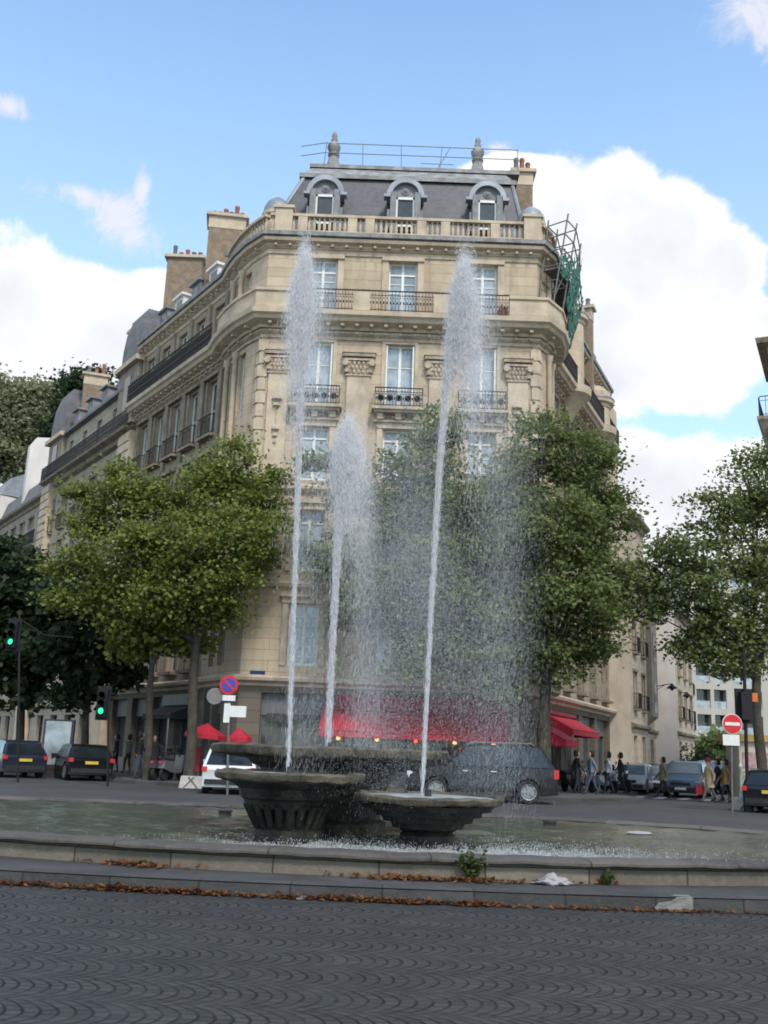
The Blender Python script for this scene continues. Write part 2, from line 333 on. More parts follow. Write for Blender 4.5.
def spraymat(name, alpha, c=(0.88, 0.90, 0.95)):
    m, n, b = newmat(name)
    d = n.new('ShaderNodeBsdfDiffuse'); d.inputs[0].default_value = (*c, 1)
    t = n.new('ShaderNodeBsdfTranslucent'); t.inputs[0].default_value = (*c, 1)
    tr = n.new('ShaderNodeBsdfTransparent')
    a = n.new('ShaderNodeMixShader'); a.inputs[0].default_value = 0.5; n.l.new(d.outputs[0], a.inputs[1]); n.l.new(t.outputs[0], a.inputs[2])
    x = n.new('ShaderNodeMixShader'); x.inputs[0].default_value = alpha; n.l.new(tr.outputs[0], x.inputs[1]); n.l.new(a.outputs[0], x.inputs[2])
    o = [k for k in n.n if k.type == 'OUTPUT_MATERIAL'][0]; n.l.new(x.outputs[0], o.inputs[0])
    return m
M['jetcore'] = spraymat('jet_water', 0.30, (0.93, 0.94, 0.96))
M['droplet'] = spraymat('spray_droplets', 0.32, (0.95, 0.95, 0.97))
M['mist'] = spraymat('fine_falling_spray', 0.12, (0.92, 0.93, 0.95))

# ------------------------------------------------------------------ builders
ORI = {}
def rootof(o):
    while o.parent: o = o.parent
    return o
def tag(o, label=None, cat=None, group=None, kind=None):
    if label: o['label'] = label
    if cat: o['category'] = cat
    if group: o['group'] = group
    if kind: o['kind'] = kind
    return o
def thing(name, label, cat, loc=(0, 0, 0), rz=0.0, group=None, world=True):
    """world=True: parts are given in world coordinates; False: in the thing's own coordinates"""
    o = bpy.data.objects.new(name, None); o.empty_display_size = 0.3; col.objects.link(o)
    o.location = loc; o.rotation_euler = (0, 0, rz)
    ORI[o.name] = Vector(loc) if world else Vector((0, 0, 0))
    return tag(o, label, cat, group)
def copy_tree(o, parent=None):
    c = o.copy(); col.objects.link(c)
    if parent is not None: c.parent = parent
    for ch in list(o.children): copy_tree(ch, c)
    return c
def link(name, me, mats, parent=None, smooth=None):
    for m in (mats if isinstance(mats, (list, tuple)) else [mats]): me.materials.append(m)
    if smooth is not None:
        me.polygons.foreach_set('use_smooth', [True] * len(me.polygons))
        if smooth < 179: me.set_sharp_from_angle(angle=R(smooth))
    o = bpy.data.objects.new(name, me); col.objects.link(o)
    if parent is not None:
        o.parent = parent
    return o

class MB:
    def __init__(s): s.v = []; s.f = []; s.uv = []; s.mi = []
    def face(s, pts, uv=None, mi=0):
        b = len(s.v); s.v.extend([tuple(p) for p in pts]); s.f.append(tuple(range(b, b + len(pts))))
        s.uv.append(uv if uv else [(0, 0)] * len(pts)); s.mi.append(mi)
    def mesh(s, V, Fs, mi=0, uv=None):
        b = len(s.v); s.v.extend([tuple(p) for p in V])
        for f in Fs:
            s.f.append(tuple(i + b for i in f)); s.uv.append([(0, 0)] * len(f) if uv is None else [uv[i] for i in f]); s.mi.append(mi)
    def box(s, c, d, rz=0.0, mi=0, mat=None):
        hx, hy, hz = d[0] / 2, d[1] / 2, d[2] / 2
        V = [Vector((x * hx, y * hy, z * hz)) for z in (-1, 1) for y in (-1, 1) for x in (-1, 1)]
        m = mat if mat is not None else Matrix.Rotation(rz, 3, 'Z')
        c = Vector(c); s.mesh([m @ v + c for v in V], [(0, 2, 3, 1), (4, 5, 7, 6), (0, 1, 5, 4), (2, 6, 7, 3), (0, 4, 6, 2), (1, 3, 7, 5)], mi)
    def bar(s, a, b, w, h=None, mi=0):
        """box beam from a to b"""
        a, b = Vector(a), Vector(b); d = b - a; L = d.length
        if L < 1e-6: return
        m = d.to_track_quat('X', 'Z').to_matrix(); s.box((a + b) / 2, (L, w, h or w), mi=mi, mat=m)
    def tube(s, path, rad, n=8, mi=0, cap=True):
        P = [Vector(p) for p in path]; r = rad if isinstance(rad, (list, tuple)) else [rad] * len(P)
        V = []; prev = None
        for i, p in enumerate(P):
            t = (P[min(i + 1, len(P) - 1)] - P[max(i - 1, 0)]).normalized()
            a = t.orthogonal().normalized() if prev is None else (prev - t * prev.dot(t)).normalized()
            prev = a; b = t.cross(a)
            for k in range(n):
                q = 2 * math.pi * k / n; V.append(p + (a * math.cos(q) + b * math.sin(q)) * r[i])
        Fs = [(i * n + k, i * n + (k + 1) % n, (i + 1) * n + (k + 1) % n, (i + 1) * n + k) for i in range(len(P) - 1) for k in range(n)]
        if cap: Fs += [tuple(range(n))[::-1], tuple(range((len(P) - 1) * n, len(P) * n))]
        s.mesh(V, Fs, mi)
    def lathe(s, prof, c=(0, 0, 0), n=24, mi=0, axis='Z', sx=1.0, sy=1.0, a0=0.0, a1=2 * math.pi):
        full = abs(a1 - a0 - 2 * math.pi) < 1e-6; k = n if full else n + 1
        V = []; c = Vector(c)
        for (r, z) in prof:
            for i in range(k):
                q = a0 + (a1 - a0) * i / n; x, y = r * math.cos(q) * sx, r * math.sin(q) * sy
                p = Vector((x, y, z)) if axis == 'Z' else Vector((x, z, y)) if axis == 'Y' else Vector((z, x, y))
                V.append(c + p)
        Fs = []
        for j in range(len(prof) - 1):
            for i in range(k if full else k - 1):
                i2 = (i + 1) % k; Fs.append((j * k + i, j * k + i2, (j + 1) * k + i2, (j + 1) * k + i))
        if full:
            if prof[0][0] > 1e-4: Fs.append(tuple(range(k))[::-1])
            if prof[-1][0] > 1e-4: Fs.append(tuple(range((len(prof) - 1) * k, len(prof) * k)))
        s.mesh(V, Fs, mi)
    def prism(s, poly, a, b, mi=0):
        """poly: list of 3D points (one end), extruded by vector b-a"""
        d = Vector(b) - Vector(a); n = len(poly); P = [Vector(p) for p in poly]
        s.mesh(P + [p + d for p in P], [tuple(range(n))[::-1], tuple(range(n, 2 * n))] + [(i, (i + 1) % n, (i + 1) % n + n, i + n) for i in range(n)], mi)
    def sweep(s, pts, prof, mi=0, cap=True, uv=False, closed=False):
        """profile [(out, z)] swept along a plan polyline, outward = right-hand side of travel"""
        n = len(pts); P = [Vector(p[:2]).to_2d() for p in pts]; offs = []; L = [0.0]
        for i in range(1, n): L.append(L[-1] + (P[i] - P[i - 1]).length)
        for i in range(n):
            if closed: d0 = (P[i] - P[i - 1]).normalized(); d1 = (P[(i + 1) % n] - P[i]).normalized()
            else:
                d0 = (P[i] - P[i - 1]).normalized() if i else (P[1] - P[0]).normalized()
                d1 = (P[i + 1] - P[i]).normalized() if i < n - 1 else d0
            n0 = Vector((d0.y, -d0.x)); n1 = Vector((d1.y, -d1.x)); mm = (n0 + n1).normalized(); offs.append(mm / max(0.3, mm.dot(n0)))
        V = []; U = []; m = len(prof); pl = [0.0]
        for j in range(1, m): pl.append(pl[-1] + math.dist(prof[j], prof[j - 1]))
        for i in range(n):
            for j, (o, z) in enumerate(prof):
                q = P[i] + offs[i] * o; V.append((q.x, q.y, z)); U.append((L[i], pl[j]))
        Fs = [(i * m + j, ((i + 1) % n) * m + j, ((i + 1) % n) * m + j + 1, i * m + j + 1) for i in range(n if closed else n - 1) for j in range(m - 1)]
        if cap and not closed and m > 2: Fs += [tuple(range(m)), tuple(range((n - 1) * m, n * m))[::-1]]
        s.mesh(V, Fs, mi, U)
    def build(s, name, mats, parent=None, smooth=None):
        o0 = ORI.get(rootof(parent).name, Vector((0, 0, 0))) if parent is not None else Vector((0, 0, 0))
        V = [(x - o0.x, y - o0.y, z - o0.z) for x, y, z in s.v]
        me = bpy.data.meshes.new(name); me.from_pydata(V, [], s.f); me.update()
        uvl = me.uv_layers.new(name='uv'); flat = [c for f in s.uv for p in f for c in p]; uvl.data.foreach_set('uv', flat)
        if any(s.mi): me.polygons.foreach_set('material_index', s.mi)
        return link(name, me, mats, parent, smooth)
def arr_mesh(name, V, Fq, mats, parent=None, smooth=None):
    me = bpy.data.meshes.new(name); k = Fq.shape[1]; nf = len(Fq)
    me.vertices.add(len(V)); me.vertices.foreach_set('co', V.astype(np.float32).ravel())
    me.loops.add(nf * k); me.loops.foreach_set('vertex_index', Fq.astype(np.int32).ravel())
    me.polygons.add(nf); me.polygons.foreach_set('loop_start', np.arange(0, nf * k, k, dtype=np.int32))
    me.update(calc_edges=True)
    return link(name, me, mats, parent, smooth)
# ------------------------------------------------------------------ ground, road, island, basin
g = MB(); g.face([(-500, -60, 0), (500, -60, 0), (500, 900, 0), (-500, 900, 0)])
tag(g.build('ground', M['asphalt']), kind='structure')

def near_y(x): return 12.3 + (x - .4) ** 2 / 32
def far_y(x): return 21.2 - max(0.0, x - 2) ** 2 / 14
def kerb_y(x): return 11.44 + (x - .4) ** 2 / 68
BC = Vector((-0.6, 16.6)); WZ = 0.37
def oval(d):
    """plan of the basin wall's outer face (a long, lopsided oval), offset outward by d"""
    P = [Vector((x, far_y(x))) for x in np.linspace(10.55, -13, 80)] + [Vector((-13 - 1.62 * math.sin(q), 19.53 + 1.65 * math.cos(q))) for q in np.linspace(.25, math.pi - .25, 10)] + [Vector((x, near_y(x))) for x in np.linspace(-13, 10.55, 130)]
    n = len(P); Q = []
    for i in range(n):
        a = (P[i] - P[i - 1]).normalized(); b = (P[(i + 1) % n] - P[i]).normalized(); m = (Vector((a.y, -a.x)) + Vector((b.y, -b.x))).normalized(); Q.append(tuple(P[i] + m * d))
    return Q
OV = oval(0)
ISL = [(x, min(y, kerb_y(x))) if (y < 16.5 and -12.5 < x < 9.5) else (x, y) for x, y in oval(.75)]
rd = MB(); rd.face([(-70, -12, 0.004), (70, -12, 0.004), (70, 14.5, 0.004), (-70, 14.5, 0.004)])
tag(rd.build('road', M['cobbles']), kind='structure')
si = MB(); n_ = len(OV)
for i_ in range(n_):
    k_ = (i_ + 1) % n_; si.face([(*ISL[i_], .15), (*ISL[k_], .15), (*OV[k_], .15), (*OV[i_], .15)])
tag(si.build('island_pavement', M['island']), kind='structure')
kb = MB(); kb.sweep(ISL, [(-.22, 0.1545), (-.04, 0.152), (-.01, 0.135), (0, -0.02)], closed=True)
tag(kb.build('kerb', M['kerb'], smooth=30), kind='structure')
fb = thing('fountain_basin', 'long low oval stone basin wall with worn rounded coping around the water', 'fountain basin', (BC.x, BC.y, 0.15))
bw = MB(); bw.sweep(OV, [(0.0, 0.10), (0.0, 0.312), (-0.07, 0.316), (-0.07, 0.36)], closed=True); bw.sweep(OV, [(-0.42, 0.05), (-0.42, 0.35)][::-1], closed=True)
bw.build('wall', M['basinwall'], fb)
cp = MB(); cp.sweep(OV, [(-0.075, 0.35), (0.06, 0.35), (0.09, 0.362), (0.09, 0.388), (0.06, 0.412), (-0.08, 0.421), (-0.36, 0.421), (-0.43, 0.41), (-0.46, 0.38), (-0.44, 0.33), (-0.415, 0.32)], closed=True)
cpo = cp.build('coping', M['coping'], fb, smooth=50)
for v in cpo.data.vertices:                                        # worn, chipped edge
    h = math.sin(v.co.x * 1.7) * math.sin(v.co.x * 4.3 + 1) + 0.5 * math.sin(v.co.x * 11.3)
    v.co.z += 0.006 * h + random.uniform(-.004, .004)
fl_ = MB(); fl_.face([(x, y, 0.2) for x, y in oval(-.41)]); fl_.build('floor', M['bowl'], fb)
def water_sheet():
    ny, nx = 190, 420; X1 = np.linspace(-13.2, 10.1, nx); ph = rng.uniform(0, 6.283, 26); an = rng.uniform(0, 6.283, 26); wl_ = rng.uniform(.16, .9, 26)
    y0 = np.array([near_y(x) + .41 for x in X1]); y1 = np.array([max(far_y(x) - .41, near_y(x) + .42) for x in X1]); tt = np.linspace(0, 1, ny) ** 1.25
    X = np.repeat(X1[None], ny, 0); Y2 = y0[None] + (y1 - y0)[None] * tt[:, None]; Z_ = np.zeros_like(X)
    for k in range(26): Z_ += wl_[k] * .0062 * np.sin((X * math.cos(an[k]) + Y2 * math.sin(an[k])) * 6.283 / wl_[k] + ph[k] + 1.2 * np.sin(X * .9 + k) + .9 * np.sin(Y2 * 1.3 + k * 2))
    rr_ = np.hypot(X - .2, Y2 - 14.6); Z_ *= .55 + .9 * np.exp(-((rr_ - 1.6) / 2.2) ** 2); Z_[0] = 0; Z_[-1] = 0
    V = np.stack([X, Y2, WZ + Z_], -1).reshape(-1, 3); i_ = (np.arange(ny - 1)[:, None] * nx + np.arange(nx - 1)[None]).reshape(-1, 1)
    return arr_mesh('water', V, np.concatenate([i_, i_ + 1, i_ + nx + 1, i_ + nx], 1), M['water'], None, 180)
tag(water_sheet(), kind='structure')

# ------------------------------------------------------------------ buildings
class Seg:
    def __init__(s, p0, p1):
        s.p0, s.p1 = Vector(p0), Vector(p1); s.L = (s.p1 - s.p0).length; s.d = (s.p1 - s.p0).normalized(); s.n = Vector((s.d.y, -s.d.x))
        s.ang = math.atan2(s.d.y, s.d.x)
    def p(s, t, z, o=0.0):
        q = s.p0 + s.d * t + s.n * o; return (q.x, q.y, z)
def wall_holes(mb, sg, z0, z1, holes, depth=0.32, u0=0.0, mi=0):
    S = sorted({0.0, sg.L} | {h[0] for h in holes} | {h[1] for h in holes}); Z = sorted({z0, z1} | {h[2] for h in holes} | {h[3] for h in holes})
    for i in range(len(S) - 1):
        for j in range(len(Z) - 1):
            sm, zm = (S[i] + S[i + 1]) / 2, (Z[j] + Z[j + 1]) / 2
            if any(h[0] < sm < h[1] and h[2] < zm < h[3] for h in holes): continue
            mb.face([sg.p(S[i], Z[j]), sg.p(S[i + 1], Z[j]), sg.p(S[i + 1], Z[j + 1]), sg.p(S[i], Z[j + 1])],
                    [(u0 + S[i], Z[j]), (u0 + S[i + 1], Z[j]), (u0 + S[i + 1], Z[j + 1]), (u0 + S[i], Z[j + 1])], mi)
    for a, b, c, d in holes:
        for q in ((a, c, b, c), (b, c, b, d), (b, d, a, d), (a, d, a, c)):
            mb.face([sg.p(q[0], q[1]), sg.p(q[2], q[3]), sg.p(q[2], q[3], -depth), sg.p(q[0], q[1], -depth)],
                    [(u0 + q[0], q[1]), (u0 + q[2], q[3]), (u0 + q[2], q[3] + 0.2), (u0 + q[0], q[1] + 0.2)], mi)
def window(bld, sg, a, b, za, zb, depth=0.26, bars=2, frame='white', glass='glass', transom=0.78, mid=True, pane=True, name='window'):
    f = MB(); w_ = 0.075
    def rect(s0, s1, q0, q1, o, th): f.box(sg.p((s0 + s1) / 2, (q0 + q1) / 2, o), (s1 - s0, th, q1 - q0), sg.ang)
    rect(a, a + w_, za, zb, -depth, .08); rect(b - w_, b, za, zb, -depth, .08)
    rect(a + w_, b - w_, za, za + w_ * 1.6, -depth, .078); rect(a + w_, b - w_, zb - w_, zb, -depth, .078)
    zt = za + (zb - za) * transom
    if transom < 1: rect(a + w_, b - w_, zt - .04, zt + .04, -depth, .07)
    if mid: rect((a + b) / 2 - .06, (a + b) / 2 + .06, za + w_, zb - w_, -depth + .004, .074)
    for k in range(1, bars + 1):
        q = za + (zt - za) * k / (bars + 1); rect(a + w_, b - w_, q - .018, q + .018, -depth - .01, .04)
    o = f.build(name, M[frame], bld)
    if pane:
        g_ = MB(); g_.box(sg.p((a + b) / 2, (za + zb) / 2, -depth - .03), (b - a - .02, .02, zb - za - .02), sg.ang); g_.build('pane', M[glass], o)
    return o
def railing(mb, sg, a, b, z, h=0.95, o=0.35, sp=0.13, ret=True, orn=True):
    mb.bar(sg.p(a, z + h, o), sg.p(b, z + h, o), .05, .045); mb.bar(sg.p(a, z + .06, o), sg.p(b, z + .06, o), .03); mb.bar(sg.p(a, z + h * .78, o), sg.p(b, z + h * .78, o), .025)
    n = max(2, int((b - a) / sp))
    for i in range(n + 1):
        t = a + (b - a) * i / n; mb.bar(sg.p(t, z, o), sg.p(t, z + h, o), .022)
        if orn and i < n:
            tm = t + (b - a) / n / 2; mb.box(sg.p(tm, z + h * .42, o), (.07, .02, .12), sg.ang); mb.box(sg.p(tm, z + h * .66, o), (.045, .018, .07), sg.ang)
    if ret:
        for t in (a, b):
            for zz in (z + h, z + .06): mb.bar(sg.p(t, zz, o), sg.p(t, zz, 0), .035)
            mb.bar(sg.p(t, z, o * .5), sg.p(t, z + h, o * .5), .02)
def cap_poly(mb, pts, z):
    mb.face([(p[0], p[1], z) for p in pts])

# ---- the corner apartment building
A, B = Vector((-5.75, 42.0)), Vector((6.62, 42.0))
def arc(p, angs, st, sx):
    P = [Vector(p)]
    for q, l in zip(angs, st): P.append(P[-1] + Vector((sx * math.cos(R(q)), math.sin(R(q)))) * l)
    return P
PL = arc(A, (50, 58, 64, 70), (1.2, 1.2, 1.2, 1.1), -1); PL[-1] = Vector((-8.1, 46.1)); LE = PL[-1] + Vector((-.559, .829)) * 11.6
PR = arc(B, (54, 72, 82, 88), (.95, 1.0, 1.0, .8), 1); PR[-1] = Vector((7.55, 46.2)); RE = PR[-1] + Vector((.407, .914)) * 15.6
PTS = [LE] + PL[::-1] + PR + [RE]
SEG = [Seg(PTS[i], PTS[i + 1]) for i in range(len(PTS) - 1)]
iF = 5; FR = SEG[iF]; LS = SEG[0]; RS = SEG[-1]
bld = thing('apartment_building', 'tall cream stone corner apartment block with slate mansard roof and balustrade behind the fountain', 'apartment building', (0.5, 46, 0))
FLOORS = [(4.9, 7.5), (8.9, 11.6), (12.95, 15.4), (16.32, 19.42), (20.68, 23.5)]
wall = MB(); WIN = []
u = 0
for i, sg in enumerate(SEG):
    holes = []; 
    if sg is FR: bays = [FR.L / 2 + k * 3.68 + .03 for k in (-1, 0, 1)]; hw = 0.64
    elif sg in (LS, RS): bays = [sg.L * (k + .5) / 5 for k in range(5)]; hw = 0.56
    elif i in (2, 3, 7, 8): bays = [sg.L / 2]; hw = 0.36
    else: bays = []; hw = 0
    for fi, (za, zb) in enumerate(FLOORS):
        for c in bays:
            z1 = zb if sg is FR else zb - .15
            holes.append((c - hw, c + hw, za, z1)); WIN.append((sg, c - hw, c + hw, za, z1, fi))
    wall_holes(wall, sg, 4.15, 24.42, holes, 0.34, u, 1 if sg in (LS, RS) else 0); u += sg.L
# ground floor: stone piers between shop openings
shop = []
for i, sg in enumerate(SEG):
    if sg is FR: op = [(0.95, 3.6), (3.9, 11.7)]
    elif sg in (LS, RS): op = [(sg.L * k / 4 + .35, sg.L * (k + 1) / 4 - .35) for k in range(4)]
    elif i in (2, 3, 7, 8): op = [(.12, sg.L - .12)]
    else: op = []
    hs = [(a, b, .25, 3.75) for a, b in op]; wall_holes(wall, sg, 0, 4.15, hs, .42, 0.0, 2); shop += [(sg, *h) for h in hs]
bk = [Vector((15.5, 64)), Vector((-14, 66))]
ring_ = [PTS[-1], bk[0], bk[1], PTS[0]]
for i in range(3):
    wall_holes(wall, Seg(ring_[i], ring_[i + 1]), 0, 24.42, [])
wall.build('wall', [M['stone'], M['stone_side_shade'], M['stone_g_shade']], bld)
for (sg, a, b, za, zb, fi) in WIN:
    front = sg is FR
    window(bld, sg, a, b, za, zb, bars=(4 if fi in (0, 4) else 2) if front else 1, transom=.80 if fi in (0, 1, 2, 4) else 1.0, glass='glass' if front else 'glass_d', mid=(b - a) > .8)
    if fi == 3 and front:                                          # blue louvred shutters folded in the reveals
        s_ = MB()
        for e in (a + .045, b - .045):
            s_.box(sg.p(e, (za + zb) / 2, -.1), (.07, .2, zb - za - .1), sg.ang)
        s_.build('shutter', M['white'], bld)
for (sg, a, b, za, zb) in shop:
    f = MB(); o = -.36
    f.box(sg.p((a + b) / 2, za + .25, o), (b - a, .1, .5), sg.ang); f.box(sg.p((a + b) / 2, zb - .45, o + .03), (b - a, .12, .9), sg.ang)
    n = max(1, int((b - a) / 1.3))
    for k in range(n + 1): f.box(sg.p(a + (b - a) * k / n, (za + zb) / 2, o - .008), (.09, .1, zb - za), sg.ang)
    so = f.build('shop_front', M['grey_panel'], bld)
    p_ = MB(); p_.box(sg.p((a + b) / 2, (za + zb) / 2, o - .08), (b - a, .02, zb - za), sg.ang); p_.build('shop_glass', M['glass_d'], so)
if True:
    q = MB(); q.box(FR.p(2.3, 2.75, -.26), (2.2, .03, .34), 0); q.build('dark_sign_strip', M['dark_panel'], bld)
# mouldings
def mould(name, prof, pts=PTS, mat='trim'):
    m_ = MB(); m_.sweep(pts, prof); return m_.build(name, M[mat], bld, smooth=25)
mould('shop_cornice', [(0, 3.98), (.12, 4.02), (.16, 4.12), (.42, 4.22), (.46, 4.34), (.40, 4.42), (0, 4.48)])
mould('string_course', [(0, 8.15), (.14, 8.2), (.18, 8.34), (.10, 8.42), (0, 8.45)])
mould('string_course', [(0, 12.35), (.16, 12.4), (.24, 12.5), (.24, 12.62), (.1, 12.72), (0, 12.75)])
mould('entablature', [(0, 19.50), (.10, 19.53), (.10, 19.66), (.2, 19.72), (.2, 19.89)], mat='carve')
mould('main_cornice', [(.0, 19.89), (.30, 19.92), (.34, 20.05), (.72, 20.18), (.80, 20.32), (.92, 20.40), (.95, 20.60), (.0, 20.67)])
mould('roof_cornice', [(0, 23.66), (.07, 23.7), (.07, 23.9), (.16, 23.94), (.22, 24.1), (.44, 24.18), (.5, 24.32), (0, 24.36)])
mould('gutter', [(.42, 24.365), (.58, 24.40), (.60, 24.58), (.46, 24.62), (-.2, 24.64), (-.2, 24.37)], mat='lead')
# modillions under the two cornices
for zz, o, bx in ((20.06, .46, (.16, .34, .12)), (19.79, .26, (.12, .1, .13)), (24.02, .28, (.12, .2, .1))):
    md = MB(); md.sweep(PTS, [(o - bx[1] / 2 - .05, zz - .03), (o - bx[1] / 2 + .03, zz - .03), (o - bx[1] / 2 + .03, zz + .03), (o - bx[1] / 2 - .05, zz + .03)])
    for sg in SEG:
        n = max(1, int(sg.L / .62))
        for k in range(n): md.box(sg.p(sg.L * (k + .5) / n, zz, o), bx, sg.ang)
    md.build('modillion_band', M['carve'], bld)
# balcony wall of the fifth floor: stone pedestal blocks at the corners, iron railing between
bp = MB(); bal = MB(); wv = MB()
arcL, arcR = [Seg(*PL[i:i + 2][::-1]) for i in range(4)], [Seg(*PR[i:i + 2]) for i in range(4)]
def parapet(mb, pts, z, h=.95, o=.72):
    mb.sweep(pts, [(o - .13, z), (o + .06, z), (o + .08, z + .12), (o + .02, z + .16), (o + .02, z + h - .16), (o + .10, z + h - .12), (o + .10, z + h), (o - .16, z + h), (o - .16, z)])
parapet(bp, [PL[3], PL[2], PL[1], A, A + Vector((1.25, 0))], 20.67); bp.build('balcony_parapet', M['trim'], bld, smooth=25); bp = MB()
parapet(bp, [B - Vector((1.35, 0)), B, PR[1], PR[2], PR[3]], 20.67); bp.build('balcony_parapet', M['trim'], bld, smooth=25)
for c in (1.75, 4.4, 8.0): bp = MB(); bp.box(FR.p(c, 21.12, .72), (.75, .2, .88)); bp.build('parapet_pedestal', M['trim'], bld)
railing(bal, FR, 1.25, FR.L - 1.35, 20.69, .98, .74, .15, ret=False)
bal.build('balcony_railing', M['iron'], bld)
for sg in (LS, RS): bal = MB(); railing(bal, sg, .1, sg.L, 20.68, 1.05, .86, .10, ret=False, orn=True); bal.build('balcony_railing', M['iron'], bld)
for sg in (LS, RS):                                                 # dark boarding behind the long side railings
    lb = MB(); lb.box(sg.p(sg.L / 2, 21.15, .80), (sg.L - .1, .02, .84), sg.ang); lb.build('railing_screen', M['dark_panel'], bld)
# window surrounds, fourth-floor balconies, capitals, pilasters
for c in [FR.L / 2 + k * 3.68 + .03 for k in (-1, 0, 1)]:
    s_ = MB()
    for (za, zb) in FLOORS[:3]:
        for e in (-.8, .8): s_.box(FR.p(c + e, (za + zb) / 2, .04), (.24, .1, zb - za))
        s_.box(FR.p(c, zb + .14, .06), (1.9, .14, .26)); s_.box(FR.p(c, zb + .32, .12), (2.1, .26, .1))
        s_.build('window_surround', M['trim'], bld); s_ = MB()
    za, zb = FLOORS[4]
    s_.box(FR.p(c, zb + .10, .07), (1.95, .16, .2)); 
    for e in (-.82, .82): s_.box(FR.p(c + e, (za + zb) / 2, .03), (.28, .08, zb - za))
    s_.build('window_surround', M['trim'], bld); s_ = MB(); s_.box(FR.p(c, FLOORS[3][1] + .06, .03), (1.6, .07, .12))
    za, zb = FLOORS[3]
    for e in (-.75, .75): s_.box(FR.p(c + e, (za + zb) / 2, .025), (.15, .06, zb - za))
    s_.build('window_surround', M['trim'], bld)
    k_ = MB(); k_.box(FR.p(c, 16.22, .32), (2.35, .64, .14)); k_.box(FR.p(c, 16.10, .25), (2.15, .5, .10))
    for e in (-.8, 0, .8):
        k_.box(FR.p(c + e, 15.92, .18), (.26, .36, .3)); k_.box(FR.p(c + e, 15.74, .1), (.22, .2, .2))
    for e in np.linspace(-.9, .9, 9): k_.lathe([(.01, -.09), (.09, -.05), (.11, 0), (.08, .06), (.01, .09)], FR.p(c + e, 15.86 + .08 * math.cos(e * 3), .06), 7)
    k_.build('balcony_bracket', M['carve'], bld)
    r_ = MB(); railing(r_, FR, c - 1.05, c + 1.05, 16.29, .86, .55, .13)
    for e in np.linspace(-.8, .8, 5):
        r_.lathe([(.10, -.015), (.15, -.015), (.15, .015), (.10, .015), (.10, -.015)], FR.p(c + e, 16.67, .55), 10, axis='Y')
    r_.build('window_railing', M['iron'], bld)
def capital(sg, t, wd):
    k_ = MB(); z = 18.9
    for (dz, w2, hh, o) in ((0, 1.18, .07, .30), (-.09, 1.10, .07, .26), (-.17, 1.14, .05, .27), (-.32, 1.02, .1, .2)):
        k_.box(sg.p(t, z + dz, o / 2), (wd * w2, o, hh), sg.ang)
    for e in (-.46, .46):
        k_.lathe([(.01, -.16), (.15, -.16), (.17, 0), (.15, .16), (.01, .16)], sg.p(t + wd * e, z - .52, .16), 12, axis='Y')
        k_.box(sg.p(t + wd * e * .9, z - .78, .1), (.16, .2, .3), sg.ang)
    for r0, rows in ((z - .50, 5), (z - .70, 6), (z - .90, 5)):
        for k in range(rows):
            e = (k + .5) / rows - .5; k_.lathe([(.01, -.11), (.07, -.06), (.09, .03), (.06, .1), (.01, .12)], sg.p(t + wd * .8 * e, r0, .1), 6, sx=1.0)
    k_.box(sg.p(t, z - 1.06, .08), (wd * .88, .16, .07), sg.ang); k_.box(sg.p(t, z - .7, .04), (wd * .8, .08, .7), sg.ang)
    k_.build('capital', M['carve'], bld)
    s_ = MB(); s_.box(sg.p(t, (12.8 + 17.8) / 2, .05), (wd * .78, .12, 5.0), sg.ang); s_.box(sg.p(t, 13.0, .08), (wd * .9, .2, .4), sg.ang)
    s_.build('pilaster', M['stone_plain'] if 'stone_plain' in M else M['trim'], bld)
for t in (4.38, 8.06): capital(FR, t, 1.3)
for t in (.82, FR.L - .85): capital(FR, t, 1.15)
for pair in (((FR, .06), (SEG[4], SEG[4].L - .16)), ((FR, FR.L - .06), (SEG[6], .16))):   # quoin strips at both corners of the front
    qn = MB()
    for sg, t in pair:
        qn.box(sg.p(t, 14.2, .015), (.26, .07, 11.6), sg.ang)
        for k in range(19): qn.box(sg.p(t, 8.6 + k * .62, .03), (.34 + .10 * (k % 2), .12, .52), sg.ang)
    qn.build('quoins', M['trim'], bld)
for t in (.82, FR.L - .9):                                          # carved drops on the end piers, column shafts round the corners
    dr = MB(); dr.box(FR.p(t, 15.6, .11), (.1, .03, 2.4))
    for zz, ww in ((16.6, .26), (16.3, .2), (15.2, .2), (14.9, .14), (14.6, .09)): dr.lathe([(.01, -.14), (ww, -.05), (ww * .8, .08), (.01, .16)], FR.p(t, zz, .1), 8)
    dr.build('carved_drop', M['carve'], bld)
for z0_, z1_ in ((20.68, 23.62), (12.8, 19.45)):
    for sg in (SEG[2], SEG[3], SEG[7], SEG[8]):
        for e in (.06,):
            dr = MB(); dr.lathe([(.17, z0_), (.17, z0_ + .2), (.13, z0_ + .24), (.12, z1_ - .3), (.17, z1_ - .22), (.2, z1_)], sg.p(e, 0, .12), 10); dr.build('column', M['trim'], bld, smooth=40)
